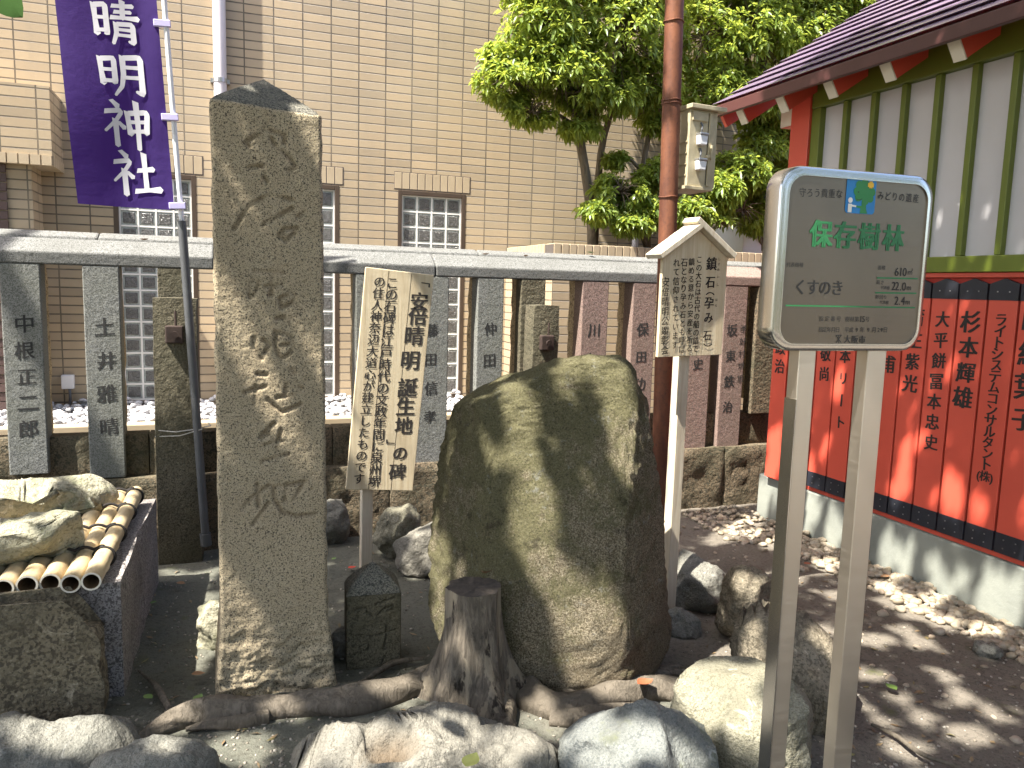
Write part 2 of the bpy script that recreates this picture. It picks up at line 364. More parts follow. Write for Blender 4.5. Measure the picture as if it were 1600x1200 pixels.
M['trunk'] = bark('tree_bark', (.11, .085, .058), (.21, .165, .11), (.16, .13, .09))
def endgrain():
    m = NT('cut_end_grain'); r = m.noise(9, 4, .6); a = m.voro(14); c = m.ramp(m.noise(40, 5, .7), [(.3, (.02, .016, .013)), (.7, (.085, .066, .05))])
    m.color(c).rough(.9).bump((r, .6, .01)); return m.m
M['endgrain'] = endgrain()
def leafmat(name, cols, tr=.45, spec=.5):
    m = NT(name); r = m.rnd(); n = len(cols); c = m.ramp(r, [(i/(n-1), q) for i, q in enumerate(cols)])
    m.color(c).rough(.36, spec=spec)
    t = m.N('BsdfTranslucent'); m.L(m.mix(.6, c, (.52, .56, .07)), t.inputs[0]); mx = m.N('MixShader'); mx.inputs[0].default_value = tr
    m.L(m.b.outputs[0], mx.inputs[1]); m.L(t.outputs[0], mx.inputs[2]); m.L(mx.outputs[0], m.out.inputs[0]); return m.m
M['leaf'] = leafmat('glossy_leaf', [(.10, .17, .035), (.19, .275, .055), (.29, .38, .085), (.13, .21, .04)], .6)
M['camphor_leaf'] = leafmat('camphor_leaf', [(.05, .08, .035), (.075, .11, .045), (.06, .095, .04)], .12)
M['corner_leaf'] = plain('dark_green_leaf', (.02, .05, .008), .9, var=.3, spec=.1)
M['dry_leaf'] = plain('dry_leaf', (.30, .16, .075), .7, var=.4, sc=20)
M['orange_leaf'] = plain('orange_leaf', (.30, .085, .035), .6, var=.3, sc=20)
M['red_leaf'] = plain('red_leaf', (.62, .055, .03), .5, var=.3, sc=20)
M['green_leaf'] = plain('fallen_green_leaf', (.13, .22, .05), .45, var=.3, sc=20)
M['yellow_leaf'] = plain('yellow_leaf', (.55, .56, .16), .5, var=.3, sc=20)
def soil():
    m = NT('damp_soil'); x, y, z = m.xyz(); n = m.noise(3.4, 7, .7); k = m.noise(60, 5, .75); sp = m.noise(240, 2, .6)
    side = m.math('ADD', m.math('MULTIPLY', x, .33), m.math('MULTIPLY', m.math('SUBTRACT', m.noise(1.6, 4), .5), 1.2))
    c = m.mix(m.ramp(n, [(.3, 0), (.7, 1)]), (.10, .103, .084), (.15, .145, .115))
    c = m.mix(m.ramp(side, [(.35, 0), (.75, 1)]), c, m.mix(n, (.125, .108, .086), (.21, .185, .152)))
    c = m.mix(m.ramp(m.noise(7.5, 5, .6), [(.62, 0), (.74, .7)]), c, (.085, .095, .03))
    c = m.mix(m.ramp(sp, [(.68, 0), (.72, .65)]), c, (.36, .34, .29)); c = m.mix(m.ramp(k, [(.35, .6), (.5, 0)]), c, (.05, .045, .036))
    m.color(c).rough(.93, spec=.15).bump((k, .7, .012), (n, .5, .03), (sp, .4, .004)); return m.m
M['soil'] = soil()
def pebmat(name, cols):
    m = NT(name); r = m.rnd(); n = len(cols); c = m.ramp(r, [(i/(n-1), q) for i, q in enumerate(cols)])
    c = m.mix(m.ramp(m.noise(40, 5, .7), [(.45, 0), (.8, .5)]), c, (.25, .19, .12))
    m.color(c).rough(.6, spec=.35).bump((m.noise(70, 4), .25, .004)); return m.m
M['cobble'] = pebmat('river_pebbles', [(.28, .23, .155), (.33, .285, .22), (.20, .16, .11), (.30, .235, .17), (.36, .315, .25)])
M['grit'] = pebmat('soil_grit', [(.10, .09, .075), (.22, .19, .15), (.35, .32, .27), (.14, .12, .09)])
M['litter'] = pebmat('leaf_litter', [(.16, .10, .05), (.24, .17, .09), (.10, .065, .035), (.20, .19, .07)])
M['white_peb'] = pebmat('white_pebbles', [(.44, .44, .46), (.50, .49, .48), (.38, .38, .40)])
def glassblock():
    m = NT('glass_block'); n = m.noise(42, 5, .65, None, 1.5)
    m.color(m.ramp(n, [(.3, (.035, .033, .03)), (.75, (.16, .155, .145))])).rough(.16, spec=.7).bump((n, .8, .012)); return m.m
M['glass_block'] = glassblock()
M['glass_rim'] = plain('glass_block_edge', (.42, .45, .42), .2, var=.5, sc=25)
M['white_grout'] = plain('white_grout', (.72, .70, .66), .5, var=.08)
M['shutter'] = plain('brown_shutter', (.10, .062, .055), .5, .2)
M['bright_gap_block'] = plain('white_render', (.82, .82, .8), .8, var=.05)
M['trough_rough'] = granite('split_granite_face', (.22, .18, .115), (.075, .06, .04), (.35, .30, .21), 80, .42, (.10, .085, .055), .8, 1, crack=True)

# ------------------------------------------------------------------ ground
def axis(lo, hi, st, far):
    a = list(np.arange(lo, hi+1e-6, st)); d = st; x = hi
    while x < far: d *= 1.5; x += d; a.append(x)
    d = st; x = lo
    while x > -far: d *= 1.5; x -= d; a.insert(0, x)
    return np.array(a)
def gz(x, y):
    z = .012*fbm((x*1.1, y*1.1, 0), 3) + .006*fbm((x*6, y*6, 3), 3)
    return z - .012
gx, gy = axis(-1.5, 4.2, .03, 300), axis(1.2, 4.9, .03, 300)
gv = [(x, y, gz(x, y) if -3 < x < 6 and -1 < y < 7 else -.012) for y in gy for x in gx]; nx = len(gx)
g = MB().add(gv, [(j*nx+i, j*nx+i+1, (j+1)*nx+i+1, (j+1)*nx+i) for j in range(len(gy)-1) for i in range(nx-1)])
struct(g.build('ground', M['soil'], smooth=True))

# ------------------------------------------------------------------ apartment building with the tiled wall
WY = 6.7
bld = thing('apartment_building', 'beige tiled building wall with glass block windows behind the stone fence', 'building', (0, WY, 0))
def win_rect(): 
    out = []
    zt = atY(640, 298, WY)[2]
    for xl, xr in ((atY(175, 272, WY)[0], atY(306, 272, WY)[0]), (None, atY(530, 293, WY)[0]), (atY(622, 300, WY)[0], atY(728, 306, WY)[0]), (None, None)):
        if xr is None: xl = out[2][0] + 1.50; xr = xl + .67
        if xl is None: xl = xr - .67
        out.append((xl, xr, .50, zt))
    return out
WR = win_rect()
xs = [-9.0] + [q for r_ in WR[:3] for q in r_[:2]] + [9.0]
wl = MB(); zt = WR[0][3]; zb = .50
wl.box((-9, WY, -.2), (9, WY+.25, zb)); wl.box((-9, WY, zt), (9, WY+.25, 9.5))
for i in range(0, len(xs), 2): wl.box((xs[i], WY, zb), (xs[i+1], WY+.25, zt))
wl.box((-9, WY+.25, -.2), (9, WY+4, 9.5))
wl.build('wall', M['tile'], bld)
wf = MB(); c0 = -1.168                                    # left pilaster and corbelled bay above it
wf.box((-4.2, 6.37, -.2), (-1.195, WY+.01, 2.26))
wf.build('pilaster', M['tile'], bld)
cb = MB(); cb.box((-4.2, 6.28, 2.30), (-1.05, WY+.012, 2.76)); cb.build('corbel', M['tile'], bld)
sm = MB()
for k in range(40):
    x = -1.05 - .0675*k
    sm.box((x-.0625, 6.272, 2.235), (x-.003, 6.30, 2.302))
for k in range(6): sm.box((-1.06, 6.30+.067*k, 2.235), (-1.044, 6.30+.067*k+.062, 2.302))
sm.box((-4.2, 6.285, 2.24), (-1.052, WY+.01, 2.299)); sm.build('corbel_edge', M['soldier'], bld)
sh = MB()
for k in range(34): sh.box((-3.4, 6.355-.006*(k % 2), .1+.063*k), (-1.345, 6.366, .1+.063*k+.055))
sh.build('roller_shutter', M['shutter'], bld)
for (xl, xr, z0, z1) in WR[:3]:
    fr_ = MB(); t = .035
    fr_.box((xl, WY-.004, z0), (xl+t, WY+.06, z1)); fr_.box((xr-t, WY-.004, z0), (xr, WY+.06, z1))
    fr_.box((xl+t, WY-.004, z1-t), (xr-t, WY+.06, z1)); fr_.box((xl+t, WY-.012, z0), (xr-t, WY+.06, z0+t))
    wo = fr_.build('window', M['brown_metal'], bld, bevel=.003)
    gr = MB().box((xl+t, WY+.03, z0+t), (xr-t, WY+.08, z1-t)); 
    n = 4; p = (xr-xl-2*t-.012)/n; nz = round((z1-z0-2*t-.012)/p); pz = (z1-z0-2*t-.012)/nz
    bl, rm, jt = MB(), MB(), MB()
    for i in range(n+1): jt.box((xl+t+p*i, WY+.018, z0+t), (xl+t+p*i+.013, WY+.031, z1-t))
    for k in range(nz+1): jt.box((xl+t, WY+.019, z0+t+pz*k), (xr-t, WY+.0305, z0+t+pz*k+.013))
    for i in range(n):
        for k in range(nz):
            x, z = xl+t+p*i+.013, z0+t+pz*k+.013; a, b = p-.013, pz-.013; e = .013
            rm.box((x, WY+.024, z), (x+a, WY+.034, z+b)); bl.box((x+e, WY+.018, z+e), (x+a-e, WY+.030, z+b-e))
    gr.build('grout', M['white_grout'], wo); jt.build('grout_grid', M['white_grout'], wo)
    rm.build('block_edge', M['glass_rim'], wo, bevel=.004); bl.build('glass_block', M['glass_block'], wo, bevel=.006)
    so_ = MB(); nn = round((xr-xl+.06)/.0668)
    x0 = xl-.03; so_.box((x0-.004, WY-.0015, z1+.004), (x0+nn*.0668+.002, WY+.02, z1+.152))
    so_.build('lintel_joint', M['mortar'], wo)
    s2 = MB()
    for k in range(nn): s2.box((x0+.0668*k, WY-.003, z1+.012), (x0+.0668*k+.060, WY+.01, z1+.146))
    s2.build('lintel_tiles', M['soldier'], wo, bevel=.002)
    MB().box((xl-.03, WY-.05, z0-.03), (xr+.03, WY+.02, z0-.002)).build('sill', M['brown_metal'], wo)
pp = MB(); px_ = atY(343, 60, WY-.09)[0]
pp.tube([(px_, WY-.05, z) for z in np.linspace(.3, 9, 24)], .047, 20); dp = pp.build('downpipe', M['white_pvc'], bld, smooth=True, angle=40)
zc = atY(343, 124, WY-.09)[2]; cl = MB().tube([(px_, WY-.05, zc-.016), (px_, WY-.05, zc+.016)], .051, 20); cl.box((px_-.07, WY-.04, zc-.016), (px_+.07, WY-.001, zc+.016))
cl.build('pipe_clamp', M['zinc'], dp)
ob_ = atY(107, 597, WY-.02); oz = ob_[2]; x = ob_[0]
o1 = MB().box((x-.045, WY-.05, oz-.05), (x+.04, WY+.003, oz+.055)).build('outlet_box', M['white_plastic'], bld, bevel=.006)
MB().tube([(x+.01, WY-.04, oz-.05), (x+.012, WY-.05, oz-.13), (x, WY-.05, oz-.2), (x-.02, WY-.06, .4)], .010, 8).build('cable', M['grey_pvc'], o1, smooth=True)

# pebble bed and kerb at the foot of the wall
ZP = .45
PBZ = atY(640, 630, WY)[2]; kY = 1e9
KY = 5.92; KZ = atY(600, 651, KY)[2]
kb = MB().box((-4.2, KY, -.1), (2.42, KY+.12, KZ)).build('planter_kerb', M['soldier'], bevel=.008)
tag(kb, 'low cream tiled kerb holding back white pebbles behind the fence', 'kerb')

def ico(sub):
    bm = bmesh.new(); bmesh.ops.create_icosphere(bm, subdivisions=sub, radius=1); v = np.array([q.co[:] for q in bm.verts]); f = [tuple(a.index for a in q.verts) for q in bm.faces]; bm.free(); return v, f
ICO = {k: ico(k) for k in (1, 2, 3, 5, 6)}
def rotm(a, b, c): return np.array(Matrix.Rotation(a, 3, 'Z') @ Matrix.Rotation(b, 3, 'X') @ Matrix.Rotation(c, 3, 'Y'))
def pebble(r, sub=2, flat=.6):
    v, f = ICO[sub]; d = A(random.uniform(.8, 1.35), random.uniform(.75, 1.1), random.uniform(flat*.8, flat*1.25))
    s = random.uniform(0, 90); k = np.array([1+.28*noise.noise(Vector(q*1.3)+Vector((s, s, 0))) for q in v])
    return (v*k[:, None]*d*r) @ rotm(random.uniform(0, 6.3), random.uniform(-.45, .45), random.uniform(-.4, .4)).T, f
pb = MB()
pb.box((-4.2, KY+.1, -.1), (2.42, WY, KZ-.035))
for _ in range(2600):
    x, y = random.uniform(-1.9, 2.4), random.uniform(KY+.13, WY-.02); v, f = pebble(random.uniform(.018, .034), 1)
    pb.add(v + A(x, y, KZ-.03+random.uniform(0, .03)+(y-KY)*.12*random.random()), f)
tag(pb.build('white_pebbles', M['white_peb'], smooth=True), 'bed of white pebbles between the kerb and the tiled wall', 'pebbles', kind='stuff')

# raised tiled planter for the trees
PC = 2.43; PYF = PC/(atY(865, 384, 6.0)[0])*6.0; PZ = atY(865, 380, PYF)[2]
pl = thing('tiled_planter', 'tall beige tiled raised planter under the leafy trees', 'planter', (PC, PYF, 0))
q = MB(); q.box((PC, PYF, -.1), (8, PYF+.14, PZ-.07)); q.box((PC, PYF+.14, -.1), (PC+.14, WY-.002, PZ-.07))
q.build('planter_wall', M['tile'], pl)
q = MB(); z0, z1 = PZ-.115, PZ
for k in range(82):
    q.box((PC+.0668*k, PYF-.012, z0), (PC+.0668*k+.060, PYF+.15, z1+random.uniform(0, .002)))
for k in range(int((WY-PYF-.16)/.0668)):
    y = PYF+.155+.0668*k; q.box((PC-.012, y, z0), (PC+.15, y+.060, z1))
q.build('coping_tiles', M['soldier'], pl, bevel=.004)
MB().box((PC-.004, PYF-.004, z0-.005), (8, PYF+.143, z1-.006)).box((PC-.004, PYF+.143, z0-.005), (PC+.143, WY-.003, z1-.006)).build('coping_mortar', M['mortar'], pl)
MB().box((PC+.14, PYF+.14, 1.2), (8, WY-.002, PZ-.05)).build('planting_soil', M['soil'], pl)
ww = MB().box((4.55, 6.15, PZ-.05), (5.6, 6.6, PZ+.28)).build('bright_gap_block', M['bright_gap_block'], bevel=.01)  # made-up white block standing for the bright patch under the foliage
tag(ww, 'sunlit white block added for the bright patch under the foliage beside the hall', 'wall')

# ------------------------------------------------------------------ stone fence with donors' names
FY = 4.6
fence = thing('stone_fence', 'grey stone shrine fence of named pillars under a stone rail', 'fence', (1.2, FY, 0))
RZ0, RZ1 = 1.548, 1.652
joints = [-3.2, -1.9, -.02, atY(681, 434, FY)[0], atY(1085, 445, FY)[0], 3.78]
for i in range(len(joints)-1):
    a, b = joints[i]+.002, joints[i+1]-.002
    pink = i == 4
    MB().prism([(a, FY, RZ0), (a, FY, 1.612), (a, FY+.11, 1.684), (a, FY+.17, 1.68), (a, FY+.17, RZ0)], (b-a, 0, 0)).build('rail', M['pink'] if pink else M['rail'], fence, bevel=.008)
rr = MB()
for a, b in ((-3.2, -.6), (-.6, 1.55), (1.553, 3.78)): rr.prism([(a, FY+.175, 1.60), (a, FY+.178, 1.700), (a, FY+.25, 1.728), (a, FY+.31, 1.72), (a, FY+.31, 1.60)], (b-a, 0, 0))
rr.build('rear_rail', M['rail'], fence, bevel=.012)
def pillar(x0, x1, zbot, name, mat, ztop=None, depth=.13, rough=.09):
    ztop = ztop or RZ0
    m_ = MB().box((x0, FY+.002, zbot), (x1, FY+depth, ztop)).build('pillar', mat, fence, bevel=.006)
    b = MB(); n = 14; V = []
    for k in range(n+1):
        z = zbot+.1+(ztop-zbot-.1)*k/n
        for (xx, yy) in ((x0+.012, FY+depth), (x1-.012, FY+depth), (x1-.006, FY+depth+rough), (x0+.006, FY+depth+rough)):
            V.append((xx+random.uniform(-.006, .006), yy+(0 if yy < FY+depth+.01 else random.uniform(-.008, .008)), z))
    b.add(V, [(4*k+i, 4*k+(i+1) % 4, 4*k+4+(i+1) % 4, 4*k+4+i) for k in range(n) for i in range(4)]).build('rough_back', M['rough_back'], m_)
    if name:
        st, ptop, pitch, size, uoff = name
        fr_ = Fr((0, FY+.002, 0), (1, 0, 0), (0, 0, 1)); t = MB()
        t.column(st, fr_, (x0+x1)/2+uoff, ptop, size, pitch, .014, .012, .07)
        if st == '坂東鉄治': t.column('季好村堺坂', fr_, (x0+x1)/2+.075, 1.25, .062, .088, 0, .012, .07)
        t.build('lettering', M['letter'], m_)
    return m_
def X_(px, py): return atY(px, py, FY)[0]
def Zf(px, py): return atY(px, py, FY)[2]
pillar(-1.62, -1.40, .46, None, M['pillar'])
pillar(X_(-2, 420), X_(62, 420), .46, ('中根正二郎', Zf(36, 506), (Zf(36, 506)-Zf(45, 670))/4, .098, .008), M['pillar'])
pillar(X_(128, 425), X_(186, 425), .42, ('土井雅晴', Zf(158, 511), (Zf(158, 511)-Zf(163, 667))/3, .098, .012), M['pillar'])
pillar(X_(246, 440), X_(296, 440), .42, None, M['old'], depth=.10)
pillar(.02, .22, .42, None, M['pillar']); 
pillar(X_(556, 450), X_(620, 450), .42, None, M['pillar'])
fx1 = X_(702, 445); pillar(fx1-.235, fx1, .41, ('藤田信孝', Zf(679, 516), (Zf(679, 516)-Zf(676, 651))/3, .085, .012), M['pillar'])
nx0 = X_(747, 450); pillar(nx0, X_(788, 450), .41, ('仲田　　', Zf(767, 514), (Zf(767, 514)-Zf(765, 563)), .09, 0), M['pillar'])
pillar(X_(815, 450), X_(853, 450), .41, None, M['old'], depth=.10)
kx = X_(911, 450); pillar(kx, X_(952, 450), .41, ('川久　　', Zf(930, 516), (Zf(930, 516)-Zf(928, 561)), .09, -.005), M['pink'])
pillar(X_(990, 455), X_(1020, 455)+.03, .41, ('保田功', Zf(1004, 515), (Zf(1004, 515)-Zf(999, 600))/2, .09, -.005), M['pink'])
pillar(X_(1072, 470)+.03, X_(1072, 470)+.225, .41, ('　毛博史', 1.41, .135, .09, 0), M['pink'])
pillar(X_(1134, 455), X_(1166, 455)+.02, .41, ('坂東鉄治', Zf(1143, 516), (Zf(1143, 516)-Zf(1134, 636))/3, .09, -.02), M['pink'])
pillar(X_(1176, 460)+.05, X_(1176, 460)+.23, .64, None, M['plinth'], depth=.10)
def courses(name, y0, y1, z0, z1, jx, mat, rough=.008, fr_=.03):
    for a, b in zip(jx[:-1], jx[1:]):
        nxx, nz = max(3, int((b-a)/fr_)), max(3, int((z1-z0)/fr_)); V = []
        for k in range(nz+1):
            for i in range(nxx+1):
                x, z = a+.003+(b-a-.006)*i/nxx, z0+(z1-z0)*k/nz
                e = min(i, nxx-i, k, nz-k); d = rough*fbm((x*9, z*9, y0*3), 4) + (.012 if e == 0 else 0)
                V.append((x, y0+d, z))
        n0 = len(V); V += [(a+.003, y1, z0), (b-.003, y1, z0), (b-.003, y1, z1), (a+.003, y1, z1)]
        F = [(k*(nxx+1)+i, k*(nxx+1)+i+1, (k+1)*(nxx+1)+i+1, (k+1)*(nxx+1)+i) for k in range(nz) for i in range(nxx)]
        F.append(tuple([nz*(nxx+1)+i for i in range(nxx+1)]+[n0+2, n0+3])); F.append(tuple([(nxx+1)*k+nxx for k in range(nz+1)]+[n0+2, n0+1])); F.append(tuple([(nxx+1)*k for k in range(nz, -1, -1)]+[n0, n0+3])[::-1])
        MB().add(V, F).build(name, mat, fence, smooth=True, angle=50)
courses('base_beam', FY+.045, FY+.17, .40, .645, [-3.2, -1.3, -.37, .62, 1.25, 2.3, 3.0, 3.42, 3.78], M['plinth'])
courses('plinth_stone', FY-.03, FY+.32, -.08, .415, [-3.2, -1.5, -.6, .3, .95, 1.52, 2.15, 2.95, 3.35, 3.78], M['plinth'], .014)

# two old stone posts with rusted iron fittings standing before the fence
def old_post(xc, w_, y, ztop, label, iron_z, foot=0.0):
    t = thing('old_stone_post', label, 'post', (xc, y, 0), 'old stone posts before the fence'); n = 26; m_ = 8; V = []; d = .15
    ring = [(-.5, -.5), (-.25, -.53), (0, -.54), (.25, -.53), (.5, -.5), (.53, 0), (.5, .5), (0, .52), (-.5, .5), (-.53, 0)]
    for k in range(n+1):
        z = -.05 + (ztop+.05)*k/n
        for (a, b) in ring:
            s = 1+.05*(1-k/n)
            V.append((xc+a*w_*s+.006*fbm((a*4, z*7, xc), 3), y+b*d+.006*fbm((a*5+7, z*8, b*5), 3), z-(.008*abs(a) if k == n else 0)))
    L_ = len(ring); F = [(k*L_+i, k*L_+(i+1) % L_, (k+1)*L_+(i+1) % L_, (k+1)*L_+i) for k in range(n) for i in range(L_)]+[tuple(n*L_+i for i in range(L_))]
    MB().add(V, F).build('shaft', M['old'], t, smooth=True, angle=45)
    ib = MB().box((xc-.045, y-.115, iron_z-.045), (xc+.04, y-.07, iron_z+.045)).build('iron_bracket', M['iron'], t, bevel=.006)
    MB().tube([(xc, y-.12, iron_z), (xc, y-.135, iron_z)], .018, 10).tube([(xc+.005, y-.1, iron_z+.04), (xc+.005, y-.1, iron_z+.12)], .006, 6).build('bolt', M['iron'], ib)
    st = MB(); # rust run-off stain
    for k in range(9):
        pass
    return t
op = old_post(-.212, .205, 4.47, 1.395, 'tall mossy old stone post with rusted iron bracket, leaning banner pipe tied to it', atY(266, 522, 4.4)[2])
MB().tube([(-.32, 4.40, .71), (-.22, 4.372, .70), (-.10, 4.372, .715), (-.075, 4.33, .73), (-.05, 4.36, .73), (-.06, 4.5, .72)], .003, 6).tube([(-.32, 4.40, .675), (-.2, 4.37, .68), (-.09, 4.325, .72)], .003, 6).build('tie_wire', M['zinc'], op)
old_post(1.865, .165, 4.47, 1.395, 'short-looking old stone post with rusted bracket behind the mossy boulder', atY(846, 535, 4.4)[2])

# ------------------------------------------------------------------ shrine hall on the right
HX = 3.44
hall = thing('shrine_hall', 'vermilion shrine hall with green mullions, white panels and maroon metal roof', 'building', (HX, 3, 0))
MB().box((HX-.012, .2, -.1), (HX+.3, 4.30, .290)).build('concrete_base', M['concrete'], hall, bevel=.012)
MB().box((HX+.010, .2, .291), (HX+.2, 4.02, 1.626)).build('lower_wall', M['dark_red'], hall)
MB().box((HX+.3, .2, -.1), (7.5, 4.19, 2.7)).build('hall_body', M['red'], hall)
MB().box((HX-.012, .2, 1.606), (HX+.2, 4.02, 1.630)).box((HX-.004, .2, .292), (HX+.05, 4.02, .315)).build('red_rail', M['red'], hall, bevel=.003)
MB().box((HX-.03, .2, 1.6315), (HX+.2, 4.02, 1.71)).build('sill_beam', M['green_paint'], hall, bevel=.004)
MB().box((HX-.025, .2, 2.625), (HX+.2, 4.02, 2.80)).build('head_beam', M['green_paint'], hall, bevel=.004)
MB().box((HX-.035, 4.022, .29), (HX+.155, 4.19, 2.80)).build('corner_post', M['red'], hall, bevel=.004)
MB().box((HX-.02, 3.945, 1.712), (HX+.15, 4.019, 2.623)).build('side_frame', M['green_paint'], hall, bevel=.003)
MB().box((HX+.020, .2, 1.712), (HX+.15, 3.944, 2.623)).build('white_panel', M['plaster'], hall)
yy = 3.755; 
while yy > .3:
    MB().box((HX-.012, yy-.017, 1.712), (HX+.021, yy+.017, 2.623)).build('mullion', M['green_paint'], hall, bevel=.003); yy -= .2105
# name boards
frh = Fr((HX-.008, 0, 0), (0, -1, 0), (0, 0, 1))      # u runs toward the camera (-Y)
gap = [atX(x, 660, HX-.01)[1] for x in (1270.4, 1296.8, 1322.8, 1417, 1454, 1494, 1535, 1576)]
pit = (gap[0]-gap[-1])/8
print('GAPS', gap, pit)
names = {}
edges = [gap[0]-pit*(k-4) for k in range(0, 27)]
def capt(c): return [(c-.062, 1.520), (c+.062, 1.520), (c+.062, 1.575), (c, 1.600), (c-.062, 1.575)]
# vertical text runs: (index of board, string, z of first char, pitch, size)
def zb_(px, py): return atX(px, py, HX-.01)[2]
runs = {8: ('蒲生紫光', zb_(1456, 497), (zb_(1456, 497)-zb_(1444, 602))/3, .098), 9: ('大平餅冨本忠史', zb_(1493, 500), (zb_(1493, 500)-zb_(1472, 694))/6, .086),
        10: ('杉本輝雄', zb_(1532, 504), (zb_(1532, 504)-zb_(1519, 623))/3, .112), 11: ('ライトシステムコンサルタント', zb_(1574, 500), (zb_(1574, 500)-zb_(1548, 728))/13.1, .066),
        7: ('　祥甫', zb_(1425, 500), (zb_(1413, 556)-zb_(1410, 592)), .1), 12: ('山紀葉子', zb_(1615, 500), .15, .12)}
Q = lambda px, py: zb_(px, py)
runs[6] = ('金剛組', Q(1346, 568)+.17, .17, .11)
runs[5] = ('　日本リート', Q(1320, 556)+.26, .13, .085); runs[4] = ('　敬尚', Q(1294, 556)+.13, .12, .095); runs[3] = ('日本大、', Q(1276, 575)+.39, .13, .09)
for i in range(len(edges)-1):
    a, b = edges[i], edges[i+1]                        # a is the far edge
    if a > 4.03 or b < .25: continue
    c = -(a+b)/2; hw = (a-b)/2-.006
    bd = MB().prism(frh([(c-hw, .325, 0), (c+hw, .325, 0), (c+hw, 1.5745, 0), (c, 1.599, 0), (c-hw, 1.5745, 0)]), frh([(0, 0, .016)])[0]-frh([(0, 0, 0)])[0]).build('name_board', M['red'], hall, bevel=.002)
    e = .0008
    cp = MB().prism(frh([(c-hw-e, 1.50, .0005), (c+hw+e, 1.50, .0005), (c+hw+e, 1.576, .0005), (c, 1.601, .0005), (c-hw-e, 1.576, .0005)]), frh([(0, 0, .0180)])[0]-frh([(0, 0, 0)])[0])
    cp.build('black_metal_end', M['black'], bd)
    MB().box((c-hw-e, .323, .0005), (c+hw+e, .418, .0185), frh).build('black_metal_end', M['black'], bd)
    for zz in (.35, .39, 1.54):
        for uu in (-.03, .03): MB().box((c+uu-.003, zz-.003, .018), (c+uu+.003, zz+.003, .0205), frh).build('nail', M['zinc'], bd)
    if i in runs:
        st, z0, p_, sz = runs[i]; t = MB(); t.column(st, frh, c, z0, sz, p_, .026, .02, .05, n=.0178)
        if st[0] == 'ラ':
            for ch, du in (('(', -.034), ('株', 0), (')', .034)): t.text(ch, frh, c+du, z0-p_*14.1, .056, .022, 0, .04, n=.0178)
        t.build('lettering', M['ink'], bd)
fb = MB().box((-4.19, .30, 0.036), (-4.05, 1.60, .042), frh).build('end_board', M['red'], hall); t = MB()
zt_ = atX(1218, 572, HX-.04)[2]; t.column('政治', frh, -4.115, zt_+.12, .10, .12, .026, .02, .05, n=.0435); t.build('lettering', M['ink'], fb)
# roof: stepped metal courses, eave at EX
EX, EZ, RY0, RY1, SL = 3.10, 2.712, .0, 4.60, .65
rf = MB(); cw = .155; nrm = A(-SL, 0, 1)/sqrt(1+SL*SL); dn = A(1, 0, SL)/sqrt(1+SL*SL)
for k in range(26):
    p0 = A(EX, 0, EZ)+dn*cw*k + nrm*.004; p1 = A(EX, 0, EZ)+dn*(cw*(k+1)+.02) - nrm*.012; lift = .020
    a0, a1 = p0+nrm*lift, p1+nrm*lift; p0 = p0+dn*.035
    for j in range(6):
        ya, yb = RY0+(RY1-RY0)*j/6, RY0+(RY1-RY0)*(j+1)/6
        rf.add([(*p0[[0]], ya, p0[2]), (p0[0], yb, p0[2]), (a0[0], yb, a0[2]), (a0[0], ya, a0[2]), (a1[0], yb, a1[2]), (a1[0], ya, a1[2])], [(0, 3, 2, 1), (3, 5, 4, 2)])
rfo = rf.build('roof', M['roof'], hall)
def slabfr(): return Fr((EX, 0, EZ), (1, 0, SL), (0, 1, 0))
fs = slabfr()
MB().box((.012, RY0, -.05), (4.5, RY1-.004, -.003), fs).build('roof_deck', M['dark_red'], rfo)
MB().box((EX-.012, RY0, EZ-.064), (EX+.018, RY1, EZ+.004)).build('fascia', M['fascia'], rfo, bevel=.004)
bg_ = MB(); bg_.box((.02, RY1-.035, -.15), (4.5, RY1-.005, -.051), fs); bg_.build('barge_board', M['red'], rfo)
for y in np.arange(4.012, .1, -.3985):
    ra = MB().box((.035, y-.030, -.165), (1.6, y+.030, -.052), fs).build('rafter', M['red'], hall)
    MB().box((.026, y-.033, -.168), (.0345, y+.033, -.051), fs).build('rafter_end', M['white_paint'], ra)
for y in (4.40,):
    ra = MB().box((.035, y-.030, -.165), (1.6, y+.030, -.052), fs).build('rafter', M['red'], hall)
    MB().box((.026, y-.033, -.168), (.0345, y+.033, -.051), fs).build('rafter_end', M['white_paint'], ra)
be = MB().box((HX-.02, 4.192, 2.56), (HX+.12, 4.30, 2.70)).build('beam_end', M['red'], hall, bevel=.003)
MB().box((HX-.024, 4.20, 2.562), (HX-.021, 4.298, 2.698)).box((HX-.022, 4.301, 2.562), (HX+.118, 4.304, 2.698)).build('painted_end', M['white_paint'], be)
MB().box((HX-.03, .2, 2.802), (HX+.18, 4.38, 2.845)).build('wall_plate', M['dark_red'], hall)

